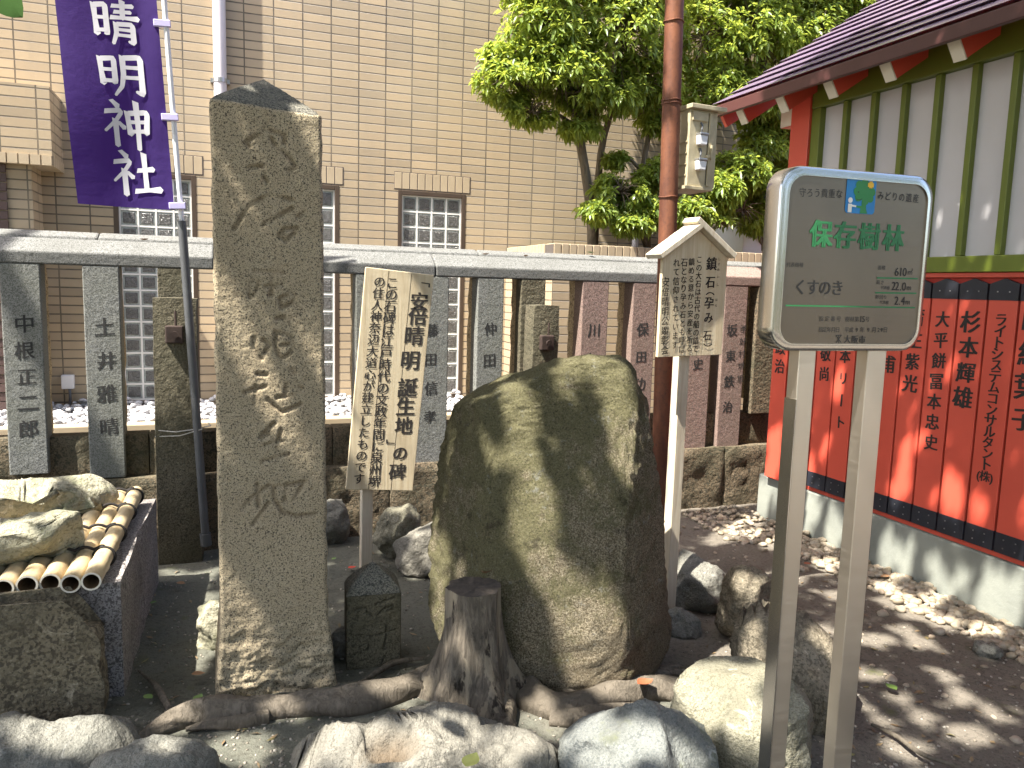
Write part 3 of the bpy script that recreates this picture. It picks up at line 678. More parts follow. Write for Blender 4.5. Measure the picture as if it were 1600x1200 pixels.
# ------------------------------------------------------------------ rocks
def poly_r(poly, c):
    P = np.array(poly)-c; ang = np.arctan2(P[:, 1], P[:, 0])
    def R(t):
        best = None; d = A(cos(t), sin(t)); n = len(P)
        for i in range(n):
            a, b = P[i], P[(i+1) % n]; e = b-a; den = d[0]*e[1]-d[1]*e[0]
            if abs(den) < 1e-12: continue
            s = (a[0]*e[1]-a[1]*e[0])/den; q = (a[0]*d[1]-a[1]*d[0])/den
            if s > 0 and -1e-6 <= q <= 1+1e-6: best = s if best is None else max(best, s)
        return best or .05
    T = np.linspace(-pi, pi, 181); V = np.array([R(t) for t in T]); K = np.exp(-.5*(np.arange(-4, 5)/.9)**2); K /= K.sum()
    V = np.convolve(np.r_[V[-5:-1], V, V[1:5]], K, 'valid'); return lambda t: np.interp(t, T, V)
def rock(name, label, pts, foot, thick, mat, z0=0.0, sub=5, p=.55, q=.75, amp=.02, frq=3.5, cuts=0, back=.5, seed=0, group=None, cat='rock', tilt=0.0, planes=(), fine=.007, hollow=None, facets=22, fstr=.8):
    G = atZ(foot[0], foot[1], z0); d = A(G[0], G[1], 0); d /= np.linalg.norm(d); r_ = A(d[1], -d[0], 0)
    O = G + d*thick*back
    def toplane(px, py): e = ray(px, py); t = ((O-CAM)@d)/(e@d); P = CAM+e*t; return ((P-O)@r_, P[2])
    poly = [toplane(*q_) for q_ in pts]; P = np.array(poly); c = A((P[:, 0].min()+P[:, 0].max())/2, (P[:, 1].min()+P[:, 1].max())/2)
    R = poly_r(poly, c); v, f = ICO[sub]; V = np.zeros_like(v); rs = np.random.RandomState(seed+3)
    rho = np.sqrt(v[:, 0]**2+v[:, 2]**2); th = np.arctan2(v[:, 2], v[:, 0]); rad = R(th)*rho**p
    V[:, 0] = c[0]+rad*np.cos(th); V[:, 1] = np.sign(v[:, 1])*np.abs(v[:, 1])**q*thick/2; V[:, 2] = c[1]+rad*np.sin(th)
    V[:, 1] += tilt*(V[:, 2]-P[:, 1].min())
    C0 = A(c[0], 0, c[1]); ext = A(np.ptp(P[:, 0])/2, thick/2, np.ptp(P[:, 1])/2)
    for k in range(cuts):
        n = rs.randn(3); n /= np.linalg.norm(n); n[1] = -abs(n[1]) if rs.rand() < .6 else n[1]
        h = np.max((V-C0)@n)*(rs.uniform(.58, .9) if n[1] < -.55 else rs.uniform(.82, .97)); e = (V-C0)@n-h; V -= np.where(e > 0, e, 0)[:, None]*n*.92
    for n, h in planes:
        n = A(*n); n /= np.linalg.norm(n); e = (V-C0)@n-h; V -= np.where(e > 0, e, 0)[:, None]*n*.96
    nn = V-C0; nn /= (ext**2); nn /= np.linalg.norm(nn, axis=1)[:, None]+1e-9
    if facets:
        sid = rs.choice(len(V), facets, replace=False); SP = V[sid]; SN = nn[sid]+rs.randn(facets, 3)*.22; SN /= np.linalg.norm(SN, axis=1)[:, None]
        wob = np.array([noise.noise_vector(Vector(q_)*6+Vector((seed, 0, 0))) for q_ in V])*.035
        dist = np.linalg.norm((V+wob)[:, None]-SP[None], axis=2); o2 = np.argsort(dist, axis=1)[:, :2]; i1, i2 = o2[:, 0], o2[:, 1]; ar = np.arange(len(V))
        bl = np.clip((dist[ar, i2]-dist[ar, i1])/.02, 0, 1)*.5+.5
        e1 = ((V-SP[i1])*SN[i1]).sum(1); e2 = ((V-SP[i2])*SN[i2]).sum(1)
        V = V-(SN[i1]*(e1*bl)[:, None]+SN[i2]*(e2*(1-bl))[:, None])*fstr
    for i in range(len(V)):
        pnt = Vector(V[i])*frq+Vector((seed*7.1, seed*3.3, 1))
        V[i] += nn[i]*(amp*noise.fractal(pnt, 1., 2., 4)+fine*noise.fractal(pnt*7, .8, 2., 4))
    tn = (H-c[1])/np.linalg.norm(O[:2]); V[:, 2] -= np.where(V[:, 1] > 0, V[:, 1]*tn*np.clip((V[:, 2]-c[1]+ext[2])/(2*ext[2]), 0, 1), 0)
    W = O[None]*A(1, 1, 0)+V[:, :1]*r_+V[:, 1:2]*d+V[:, 2:3]*A(0, 0, 1)
    dirt = None
    if hollow:                                            # a worn brown pit
        q_ = W-CAM; zz = q_@fw; sx, sy = 800+FPX*(q_@rt)/zz, 600-FPX*(q_@up)/zz
        dd = np.sqrt(((sx-hollow[0])/hollow[2])**2+((sy-hollow[1])/hollow[3])**2)+.25*np.array([noise.noise(Vector(p_)*14) for p_ in W]); k = np.clip(1.25-dd, 0, 1)*(V[:, 1] < .3*thick); k = k*k*(3-2*k)
        W = W-A(0, 0, 1)*(k*hollow[4])[:, None]; dirt = k
    o = MB().add(W, f).build(name, M[mat], None, A(O[0], O[1], z0), smooth=True)
    if dirt is not None: at = o.data.attributes.new('dirt', 'FLOAT', 'POINT'); at.data.foreach_set('value', dirt)
    tag(o, label, cat, group); return o
rock('boulder', 'big upright mossy boulder with a notched top, dappled by sun', [(676, 960), (673, 850), (674, 742), (684, 690), (702, 650), (722, 615), (752, 590), (785, 576), (830, 570), (850, 562), (905, 560), (960, 556), (980, 566), (990, 592), (1008, 645), (1026, 720), (1038, 800), (1044, 900), (1050, 1000), (1030, 1035), (975, 1068), (920, 1092), (850, 1100), (760, 1040), (700, 1000)],
     (900, 1088), .62, 'boulder', sub=6, p=.36, q=.58, amp=.020, frq=3.6, back=.42, seed=1, tilt=.06, fine=.011, facets=30, fstr=.10, planes=[((.86, -.55, .08), .37), ((-.75, -.66, .1), .345), ((0, -1, .28), .27), ((-.42, -.35, .84), .59)], cat='boulder')
rock('rock', 'flat grey rock in the near left corner with a sunlit ridge', [(-160, 1200), (-60, 1135), (0, 1122), (80, 1117), (150, 1128), (200, 1150), (220, 1180), (180, 1235), (60, 1260), (-100, 1250)], (100, 1240), .42, 'rock_grey', cuts=8, seed=2, amp=.018)
rock('rock', 'small dark rounded rock at the bottom edge, right of the flat corner rock', [(130, 1215), (170, 1180), (240, 1150), (300, 1158), (330, 1190), (338, 1240), (240, 1270), (140, 1260)], (240, 1260), .26, 'rock_grey', cuts=8, seed=3, amp=.012)
rock('rock', 'wide pale rock with a brown hollow in the front row, yellow leaf on it', [(455, 1215), (500, 1170), (545, 1135), (595, 1116), (640, 1126), (690, 1124), (760, 1132), (800, 1143), (860, 1160), (892, 1190), (905, 1235), (820, 1275), (640, 1290), (480, 1270)], (680, 1285), .5, 'rock_pale', cuts=10, seed=4, amp=.035, p=.36, q=.5, facets=18, frq=4.5, hollow=(612, 1162, 52, 26, .045), sub=6)
rock('rock', 'round blue grey cracked rock in the front row before the big roots', [(885, 1235), (893, 1170), (915, 1130), (945, 1106), (1000, 1102), (1050, 1116), (1095, 1150), (1125, 1195), (1135, 1240), (1080, 1290), (950, 1290)], (1000, 1288), .36, 'rock_blue', cuts=8, seed=5, amp=.010, p=.42, facets=14, fstr=.95)
rock('rock', 'large angular sunlit rock behind the left steel leg of the sign', [(1052, 1110), (1062, 1065), (1085, 1030), (1105, 1012), (1150, 1008), (1200, 1016), (1240, 1040), (1262, 1080), (1275, 1130), (1262, 1200), (1250, 1260), (1140, 1275), (1090, 1200)], (1180, 1262), .42, 'rock_green', cuts=8, seed=6, amp=.024, p=.3, q=.4, sub=6, facets=0, planes=[((-.15, -.5, .85), .155), ((.55, -.82, .12), .20), ((-.8, -.6, .05), .19)])
rock('rock', 'blocky grey brown rock just behind the angular sunlit one', [(1150, 1010), (1160, 975), (1185, 962), (1235, 966), (1275, 985), (1312, 1018), (1316, 1045), (1300, 1085), (1285, 1125), (1240, 1150), (1170, 1110)], (1240, 1128), .34, 'rock_brown', cuts=8, seed=7, amp=.010, p=.25, q=.4, facets=12, fstr=.95)
rock('rock', 'leaning slab-like brown rock between the granite rock and the blocky one', [(1122, 985), (1130, 940), (1142, 900), (1160, 886), (1185, 892), (1208, 915), (1205, 960), (1180, 1000), (1150, 1012)], (1160, 1008), .24, 'rock_brown', cuts=12, seed=8, amp=.01, p=.42)
rock('rock', 'smooth pale granite rock right of the notice post', [(1050, 935), (1054, 890), (1068, 868), (1100, 876), (1132, 892), (1136, 925), (1120, 952), (1070, 958)], (1095, 955), .3, 'rock_grey', cuts=7, seed=9, amp=.008)
rock('rock', 'low footing stone at the base of the notice post', [(1030, 985), (1036, 960), (1060, 952), (1085, 966), (1096, 988), (1060, 1000)], (1062, 992), .16, 'rock_grey', seed=10, amp=.006, cuts=2)
rock('rock', 'rounded half sunlit rock left of the mossy boulder', [(616, 872), (622, 845), (645, 831), (685, 829), (720, 835), (730, 880), (700, 910), (645, 900)], (660, 905), .3, 'rock_pale', cuts=6, seed=11, amp=.008)
rock('rock', 'upright pointed greenish stone behind the wooden sign pole', [(586, 872), (588, 835), (600, 805), (622, 787), (642, 790), (652, 815), (655, 850), (650, 880), (600, 880)], (620, 877), .2, 'rock_green', cuts=7, seed=12, amp=.008)
rock('rock', 'rough grey block leaning on the plinth between stele and sign pole', [(490, 850), (500, 790), (518, 776), (535, 780), (542, 815), (546, 838), (530, 852), (505, 856)], (520, 853), .16, 'rock_grey', cuts=6, seed=13, amp=.01)
rock('rock', 'pale greenish stone lit at the left foot of the tall stele', [(312, 1012), (314, 950), (326, 938), (350, 938), (372, 950), (372, 1000), (345, 1020)], (340, 1012), .16, 'slab_stone', cuts=4, seed=14, amp=.008)
rock('rock', 'small white stone beside the little inscribed marker stone', [(519, 1020), (522, 990), (530, 980), (542, 985), (548, 1020), (532, 1030)], (532, 1026), .07, 'rock_pale', cuts=3, seed=15, amp=.004)
rock('rock', 'flat grey stone chip lying among the pebbles by the hall', [(1518, 1005), (1530, 1000), (1560, 1010), (1568, 1022), (1545, 1030), (1525, 1018)], (1545, 1028), .1, 'rock_grey', cuts=5, seed=16, amp=.004)

# ------------------------------------------------------------------ the tall stele with worn carved characters
SYF = 2.86
def stele():
    t = thing('stone_stele', 'tall square granite stele with worn carved characters and pyramidal top', 'stele', (.17, SYF, 0))
    zL = atY(328, 152, SYF)[2]; zR = atY(503, 180, SYF)[2]-.0
    xl0, xl1 = atY(345, 1000, SYF)[0], atY(328, 155, SYF)[0]; xr0, xr1 = atY(514, 900, SYF)[0], atY(503, 185, SYF)[0]
    zt = (zL+zR)/2; dz = zR-zL
    raw = [  # strokes in photo pixels; w is the groove half width in px
     [(418,191),(407,207),(392,217),(384,223),(390,228)], [(420,203),(445,211),(444,223)], [(424,216),(430,226)], [(441,236),(454,248),(462,261),(451,268)], [(388,262),(410,259)], [(413,277),(417,283)],
     [(421,305),(392,320),(378,338),(366,358)], [(438,308),(458,313)], [(456,326),(433,339),(411,352)], [(464,357),(445,358),(437,368),(447,377),(460,364)], [(476,332),(466,339)],
     [(398,424),(445,427)], [(395,440),(389,452),(391,464)], [(426,430),(423,461)], [(454,455),(462,464),(456,475),(440,481),(437,467),(450,461)], [(404,440),(398,462)], [(415,448),(440,446)],
     [(397,528),(396,544),(409,561)], [(412,531),(421,540),(414,552)], [(433,498),(444,496)], [(430,519),(454,525),(460,541),(451,555),(440,560)], [(432,520),(430,540),(436,556)], [(440,540),(455,538)],
     [(402,584),(416,586)], [(382,614),(414,604)], [(456,577),(463,584)], [(418,624),(430,636),(442,644),(470,632)], [(433,621),(458,617)], [(468,604),(472,606)], [(448,600),(446,618)], [(400,604),(398,632)],
     [(428,662),(407,684),(419,678)], [(439,672),(434,696)], [(415,696),(442,690)], [(410,722),(431,715),(450,710)], [(434,690),(432,715)],
     [(379,795),(394,777),(421,759)], [(402,757),(404,792)], [(395,820),(412,798),(420,786)], [(427,762),(430,783),(442,801),(463,807),(493,804)], [(448,756),(445,783)], [(427,762),(451,759),(475,753),(460,780)]]
    seg = []
    for st in raw:
        P = [atY(*p, SYF)[[0, 2]] for p in st]
        for i, (a, b) in enumerate(zip(P[:-1], P[1:])): seg.append((a, b))
    a_ = np.array([s[0] for s in seg]); b_ = np.array([s[1] for s in seg]); ab = b_-a_; L2 = (ab**2).sum(1)+1e-9
    nx_, nz_ = 92, 470; V = []; D = []
    def edge(z):
        f = z/zt; fl = .022*max(0, 1-z/.34)**1.5
        return xl0+(xl1-xl0)*f-fl, xr0+(xr1-xr0)*f+fl*1.3
    ZT = lambda u: zL+dz*u
    for k in range(nz_+1):
        for i in range(nx_+1):
            u = i/nx_; z = -.05+(ZT(u)+.05)*k/nz_; xl, xr = edge(z); x = xl+(xr-xl)*u
            p = A(x, z); tt = np.clip(((p-a_)*ab).sum(1)/L2, 0, 1); d2 = ((a_+ab*tt[:, None]-p)**2).sum(1).min()
            hw = .0100; d = sqrt(d2); gr = max(0, 1-(d/hw)**2); gr *= min(1, max(.4, .85+1.5*fbm((x*9+4, z*9, 7), 3)))
            rgh = .0016*fbm((x*38, z*38, 0), 3)+.002*fbm((x*6, z*6, 2), 3)
            low = max(0, 1-z/.32); rgh += low*(.035*(fbm((x*9, z*13, 5), 5)-.15))
            e = min(u, 1-u)*(xr-xl); rnd = .012*max(0, 1-e/.014)**2; ez = ZT(u)-z; rnd += .010*max(0, 1-ez/.012)**2
            V.append((x + (.006*fbm((z*11, u*3, 8), 3)*(e < .03)), SYF+rgh+rnd+.0085*gr, z)); D.append(gr*.68)
    m_ = MB().add(V, [(k*(nx_+1)+i, k*(nx_+1)+i+1, (k+1)*(nx_+1)+i+1, (k+1)*(nx_+1)+i) for k in range(nz_) for i in range(nx_)])
    # sides and back share the front rim
    bk = SYF+.36; n0 = m_.n; B = []
    for k in range(nz_+1):
        fl = V[k*(nx_+1)]; fr_ = V[k*(nx_+1)+nx_]; B += [(fl[0]-.0005, bk, fl[2]), (fr_[0]+.0005, bk, fr_[2])]
    F = []
    for k in range(nz_):
        l0, l1, r0_, r1_ = k*(nx_+1), (k+1)*(nx_+1), k*(nx_+1)+nx_, (k+1)*(nx_+1)+nx_; b0, b1 = n0+2*k, n0+2*k+2
        F += [(l0, l1, b1, b0), (r0_, b0+1, b1+1, r1_), (b0, b1, b1+1, b0+1)]
    m_.add(B, []); m_.f += F
    o = m_.build('shaft', M['stele'], t, smooth=True, angle=55)
    at = o.data.attributes.new('dirt', 'FLOAT', 'POINT'); D += [0]*len(B); at.data.foreach_set('value', D)
    # pyramidal top
    n = 26; apex = A((xl1+xr1)/2-.0, SYF+.18, zt+.128); T = []
    for j in range(n+1):
        for i in range(n+1):
            u, v = i/n, j/n; x = xl1+.004+(xr1-xl1-.008)*u; y = SYF+.006+(.348)*v; h = 1-max(abs(u-.5), abs(v-.5))*2
            z = zL+dz*u+(apex[2]-zt)*(h**.93)+.002*fbm((x*30, y*30, 1), 3)-.004*(h < .02)
            T.append((x, y, z+.001))
    MB().add(T, [(j*(n+1)+i, j*(n+1)+i+1, (j+1)*(n+1)+i+1, (j+1)*(n+1)+i) for j in range(n) for i in range(n)]).build('pyramid_top', M['cap'], t, smooth=True, angle=35)
stele()

# ------------------------------------------------------------------ small inscribed marker stone
def marker():
    b0 = atZ(541, 1042); b1 = atZ(626, 1034); u = b1-b0; W = np.linalg.norm(u); u /= W; n = A(u[1], -u[0], 0); dp_ = .16
    t = thing('marker_stone', 'small inscribed marker stone with a pointed dark top beside the stele', 'marker stone', (b0+b1)/2)
    fr_ = Fr(b0, u, (0, 0, 1)); zs, za = .288, .395
    raw = [[(545,957),(575,949)],[(562,950),(557,968)],[(559,960),(572,950),(574,958),(580,961)], [(588,944),(615,935)],[(603,948),(590,962)],[(594,958),(613,946),(614,952),(605,955)],
           [(588,993),(616,986)],[(604,978),(604,996),(600,1012)], [(560,996),(566,993),(562,1000)],[(574,993),(581,995)],[(562,1012),(577,1005),(576,1015),(572,1018)],[(548,1026),(562,1020)],[(598,1034),(601,1028),(606,1030)]]
    pl_y = None; seg = []
    for st in raw:
        P = []
        for p in st:
            e = ray(*p); k = ((b0-CAM)@n)/(e@n); q_ = CAM+e*k; P.append(A((q_-b0)@u, q_[2]))
        seg += list(zip(P[:-1], P[1:]))
    a_ = np.array([s[0] for s in seg]); b_ = np.array([s[1] for s in seg]); ab = b_-a_; L2 = (ab**2).sum(1)+1e-9
    nx_, nz_ = 60, 90; V = []; D = []
    for k in range(nz_+1):
        for i in range(nx_+1):
            x, z = W*i/nx_, -.03+(zs+.03)*k/nz_; p = A(x, z); tt = np.clip(((p-a_)*ab).sum(1)/L2, 0, 1); d = sqrt(((a_+ab*tt[:, None]-p)**2).sum(1).min())
            g_ = max(0, 1-(d/.0055)**2); e = min(i, nx_-i, nz_-k)
            V.append((x, z, .003*fbm((x*22, z*22, 4), 4)-.009*g_-(.006 if e == 0 else 0))); D.append(g_)
    m_ = MB().add(fr_(V), [(k*(nx_+1)+i, k*(nx_+1)+i+1, (k+1)*(nx_+1)+i+1, (k+1)*(nx_+1)+i) for k in range(nz_) for i in range(nx_)])
    n0 = m_.n; B = []
    for k in range(nz_+1):
        z = -.03+(zs+.03)*k/nz_; B += [(0, z, -dp_), (W, z, -dp_)]
    m_.add(fr_(B), [])
    for k in range(nz_):
        l0, l1, r0_, r1_ = k*(nx_+1), (k+1)*(nx_+1), k*(nx_+1)+nx_, (k+1)*(nx_+1)+nx_; b = n0+2*k
        m_.f += [(l0, l1, b+2, b), (r0_, b+1, b+3, r1_), (b, b+2, b+3, b+1)]
    o = m_.build('body', M['old'], t, smooth=True, angle=50)
    n = 22; T = []
    for j in range(n+1):
        for i in range(n+1):
            uu, vv = i/n, j/n; h = 1-max(abs(uu-.5), abs(vv-.5))*2
            T.append((W*uu, zs+(za-zs)*h**.7+.002*fbm((uu*6, vv*6, 1), 3), -dp_*vv+.001))
    MB().add(fr_(T), [(j*(n+1)+i, j*(n+1)+i+1, (j+1)*(n+1)+i+1, (j+1)*(n+1)+i) for j in range(n) for i in range(n)]).build('pointed_top', M['cap'], t, smooth=True)
marker()

# ------------------------------------------------------------------ wooden sign on a leaning pole
def sign1():
    Yp = 3.93; c = [atY(*p, Yp) for p in ((573, 415), (678, 430), (645, 765), (540, 765))]
    base = atZ(575, 890)
    t = thing('wooden_sign', 'leaning weathered wooden sign with brush writing behind the tall stele', 'sign', base)
    uu = (c[1]-c[0])+(c[2]-c[3]); lean = ((c[0]+c[1])-(c[2]+c[3])); fr_ = Fr(c[3], uu, lean); Wd, Ht = .350, np.linalg.norm(lean)/2
    def fb_(p): return fr_(p)
    o = MB().box((0, 0, -.016), (Wd, Ht, 0), fb_).build('board', M['board'], t, bevel=.003)
    g = MB()
    for x in (.115, .232): g.box((x, .004, -.001), (x+.0022, Ht-.004, .0006), fb_)
    g.build('plank_joint', M['brown_metal'], o)
    tx = MB(); s = Ht/350.
    def U(px, py): P = atY(px, py, Yp); q_ = P-c[3]; a = uu/np.linalg.norm(uu); v_ = lean-a*(a@lean); v_ /= np.linalg.norm(v_); return q_@a, q_@v_
    t0 = U(655, 455); t1 = U(630, 740)
    st = '「安倍晴明誕生地」の碑'; ys = [445, 471, 494, 525, 563, 606, 635, 665, 690, 708, 737]; xs_ = [665, 655, 653, 647, 641, 637, 634, 631, 610, 625, 621]; sz = [.07, .105, .11, .115, .115, .115, .11, .105, .07, .09, .1]
    for ch, px, py, z in zip(st, xs_, ys, sz):
        a, b = U(px, py); tx.text(ch, fb_, a, b, z*.92, .022, -pi/2 if ch in '「」' else 0, .08, jit=.022)
    st = 'この石碑は江戸時代の文政年間に泉州堺'
    for i, ch in enumerate(st):
        f = i/(len(st)-1); a, b = U(613-28*f, 442+310*f); tx.text(ch, fb_, a, b, .066, .014, 0, .07, jit=.022)
    st = 'の住人神奈辺大道心が建立したものです'
    for i, ch in enumerate(st):
        f = i/(len(st)-1); a, b = U(593-32*f, 440+308*f); tx.text(ch, fb_, a, b, .060, .014, 0, .07, jit=.022)
    tx.build('lettering', M['ink'], o)
    a, b = U(576, 890); p1 = fb_([(.165, .35, -.035)])[0]; p0 = base-(p1-base)*.08
    ax = (p1-p0)/np.linalg.norm(p1-p0); fp = Fr(p0, (1, .12, 0), ax)
    MB().box((-.032, 0, -.04), (.028, np.linalg.norm(p1-p0), .0), fp).build('pole', M['board_pale'], t, bevel=.004)
sign1()

# ------------------------------------------------------------------ gabled notice board on a post
def notice():
    B = atZ(1051, 957); an = radians(7)
    t = thing('notice_board', 'gabled wooden notice board on a square post beside the rusty pole', 'notice board', B)
    fp = Fr(B+A(-.01, 0, 0), (cos(an), sin(an), 0), (.018, 0, 1))
    MB().box((-.027, -.02, -.054), (.027, 1.35, 0), fp).build('post', M['board_pale'], t, bevel=.003)
    frn = Fr((B[0]-.008, B[1]-.012, 0), (cos(an), sin(an), 0), (.02, 0, 1)); b0, b1, ap, hw = 1.212, 1.655, 1.775, .182
    o = MB().prism(frn([(-hw, b0, .004), (hw, b0+.006, .004), (hw, b1, .004), (0, ap, .004), (-hw, b1, .004)]), frn([(0, 0, .022)])[0]-frn([(0, 0, .004)])[0]).build('board', M['board'], t, bevel=.002)
    rl = MB(); sl = (ap-b1)/hw
    for sg, ext, th in ((-1, .0, .024), (1, .045, .026)):
        d = A(sg*1, -sl); d /= np.linalg.norm(d); nn = A(-d[1]*sg, d[0]*sg) if sg > 0 else A(d[1], -d[0]);
        if nn[1] < 0: nn = -nn
        c0 = A(0, ap+.002)-d*ext*1.0; c1 = A(0, ap+.002)+d*(hw+.04)*(1.16 if sg < 0 else 1.02)
        q4 = [c0, c1, c1+nn*th, c0+nn*th]
        rl = MB().prism(frn([(*q_, -.045) for q_ in q4]), frn([(0, 0, .105)])[0]-frn([(0, 0, 0)])[0]); rl.build('roof_board', M['board_pale'], t, bevel=.003)
    tx = MB(); n = .0240
    S0 = 1.62
    def loc(px, py):
        e = ray(px, py); fN = frn([(0, 0, 1)])[0]-frn([(0, 0, 0)])[0]; P0 = frn([(0, 0, .022)])[0]; k = ((P0-CAM)@fN)/(e@fN); q_ = CAM+e*k-frn([(0, 0, 0)])[0]
        U_ = frn([(1, 0, 0)])[0]-frn([(0, 0, 0)])[0]; V_ = frn([(0, 1, 0)])[0]-frn([(0, 0, 0)])[0]; return q_@U_, q_@V_
    s = 800/120.
    def C(cx, cy): return loc(1020+cx/s, 380+cy/s)
    for ch, cx, cy, z in zip('鎮石（孕み石）', (610, 598, 595, 585, 578, 565, 570), (215, 405, 525, 620, 775, 960, 1060), (.062, .056, .05, .056, .054, .05, .05)):
        a, b = C(cx, cy); tx.text(ch, frn, a, b, z, .022, -pi/2 if ch in '（）' else 0, .04, n=n, jit=.02)
    def col(st, x0, y0, x1, y1, z):
        for i, ch in enumerate(st):
            f = i/(len(st)-1); a, b = C(x0+(x1-x0)*f, y0+(y1-y0)*f); tx.text(ch, frn, a, b, z*random.uniform(.92, 1.08), .010, random.uniform(-.06, .06), .05, n=n, jit=.02)
    col('この大石は古代の船の錨で', 482, 170, 440, 1100, .036); col('鎮める意から安産を祈る', 402, 195, 378, 1095, .036); col('石となり孕み石とも呼ば', 325, 200, 300, 1105, .037)
    col('れて信仰されています', 245, 205, 228, 1060, .036); col('安倍晴明公顕彰会', 130, 405, 122, 1115, .042)
    col('しずめ', 690, 165, 680, 275, .015); col('いし', 677, 350, 673, 430, .015); col('はら', 660, 590, 655, 650, .014); col('いかり', 505, 970, 497, 1050, .012)
    tx.build('lettering', M['ink'], o)
notice()

# ------------------------------------------------------------------ stainless steel information sign
def steel_sign():
    Ys = 1.371; an = radians(-3)
    P = atY(1340, 560, Ys); fr_ = Fr((P[0], Ys, 0), (cos(an), sin(an), 0), (0, 0, 1))
    fN = fr_([(0, 0, 1)])[0]-fr_([(0, 0, 0)])[0]; UU = fr_([(1, 0, 0)])[0]-fr_([(0, 0, 0)])[0]
    def C(cx, cy, sc=3.75, ox=1180, oy=240):
        e = ray(ox+cx/sc, oy+cy/sc); P0 = fr_([(0, 0, 0)])[0]; k = ((P0-CAM)@fN)/(e@fN); q_ = CAM+e*k; return (q_-P0)@UU, q_[2]
    t = thing('steel_sign', 'stainless steel plaque on two square steel legs with green and black lettering', 'sign', (P[0], Ys, 0))
    x0 = (C(150, 250)[0]+C(105, 900)[0])/2; x1 = (C(1052, 300)[0]+C(975, 1000)[0])/2; z1 = (C(400, 85)[1]+C(800, 108)[1])/2; z0 = C(550, 1158)[1]
    def rr(a, b, c, d, r, n=8):
        out = []
        for (cx, cy, st) in ((c-r, b+r, -90), (c-r, d-r, 0), (a+r, d-r, 90), (a+r, b+r, 180)):
            out += [(cx+r*cos(radians(st+90*k/n)), cy+r*sin(radians(st+90*k/n))) for k in range(n+1)]
        return out
    R = .052; outer = rr(x0, z0, x1, z1, R); inn = rr(x0+.022, z0+.016, x1-.016, z1-.020, R-.014); N = len(outer)
    th = .052; V = []
    rings = [(outer, -th), (outer, -.006), (rr(x0+.002, z0+.002, x1-.002, z1-.002, R-.002), -.002), (rr(x0+.006, z0+.006, x1-.006, z1-.006, R-.006), 0), (inn, 0), (inn, -.004)]
    for rg, d in rings: V += [(*q_, d) for q_ in rg]
    F = [(k*N+i, k*N+(i+1) % N, (k+1)*N+(i+1) % N, (k+1)*N+i) for k in range(len(rings)-1) for i in range(N)] + [tuple(range(N-1, -1, -1))]
    MB().add(fr_(V), F).build('frame', M['steel_rim'], t, smooth=True, angle=35)
    pn = MB().add(fr_([(*q_, -.0035) for q_ in inn]), [tuple(range(N))]).build('panel', M['steel'], t)
    n = -.0025
    bk, gn = MB(), MB()
    def row(mb, st, ax, ay, bx, by, size, bold=0., sx=1.0):
        for i, ch in enumerate(st):
            f = i/max(1, len(st)-1); a, b = C(ax+(bx-ax)*f, ay+(by-ay)*f); mb.text(ch, fr_, a, b, size, bold, 0, 0, sx, n)
    row(bk, '守ろう貴重な', 283, 226, 498, 235, .0205, 0, .9); row(bk, 'みどりの遺産', 742, 245, 948, 262, .0205, 0, .85)
    row(gn, '保存樹林', 392, 470, 815, 495, .062, .034, .95)
    row(bk, '代表樹種', 200, 650, 275, 652, .011); row(bk, '面積', 735, 668, 758, 669, .0105); row(bk, '高さ', 726, 754, 750, 755, .0105); row(bk, '代表樹', 750, 785, 785, 787, .0085)
    row(bk, '幹回り', 720, 840, 766, 842, .0105); row(bk, '代表樹', 743, 871, 778, 873, .0085)
    row(bk, '610', 836, 690, 882, 692, .027, 0, .9); row(bk, '㎡', 913, 694, 913, 694, .016); row(bk, '22.0', 817, 774, 878, 777, .027, 0, .9); row(bk, 'm', 907, 783, 907, 783, .018); row(bk, '2.4', 834, 860, 872, 861, .027, 0, .9); row(bk, 'm', 900, 867, 900, 867, .018)
    row(bk, 'くすのき', 270, 782, 487, 788, .036, .016, .95)
    row(bk, '指定番号', 392, 967, 495, 969, .0125); row(bk, '樹林第', 545, 970, 600, 971, .0125); row(bk, '15', 624, 968, 640, 969, .019); row(bk, '号', 663, 971, 663, 971, .0125)
    row(bk, '指定年月日', 390, 1031, 488, 1033, .0125); row(bk, '平成', 542, 1033, 568, 1033, .0125)
    for ch, cx in (('9', 600), ('年', 633), ('9', 668), ('月', 702), ('2', 728), ('9', 746), ('日', 768)): row(bk, ch, cx, 1033, cx, 1033, .0135)
    row(bk, '大阪市', 545, 1088, 632, 1090, .0185, .02)
    def line(mb, a, b, w_, nn=n):
        a, b = A(*a), A(*b); d = (b-a)/np.linalg.norm(b-a); p = A(-d[1], d[0])*w_/2
        mb.add(fr_([(*(a-p), nn), (*(b-p), nn), (*(b+p), nn), (*(a+p), nn)]), [(0, 1, 2, 3)])
    for (p, q_) in (((478, 1066), (508, 1108)), ((510, 1064), (478, 1110)), ((478, 1066), (510, 1064)), ((494, 1066), (494, 1112))): line(bk, C(*p), C(*q_), .0018, n+.0001*random.random())
    for (p, q_) in (((183, 890), (942, 903)), ((718, 728), (958, 733)), ((708, 815), (950, 819))): line(gn, C(*p), C(*q_), .0034)
    bk.build('black_lettering', M['sign_black'], pn); gn.build('green_lettering', M['sign_green'], pn)
    # emblem: hand-holding figure and tree on blue
    cx0, cy0 = C(532, 345); cx1, cy1 = C(712, 142)
    ex0, ex1, ez0, ez1 = C(536, 250)[0], C(710, 250)[0], C(620, 352)[1], C(628, 142)[1]
    MB().add(fr_([(*q_, n) for q_ in rr(ex0, ez0, ex1, ez1, .008)]), [tuple(range(36))]).build('emblem_ground', M['sign_blue'], pn)
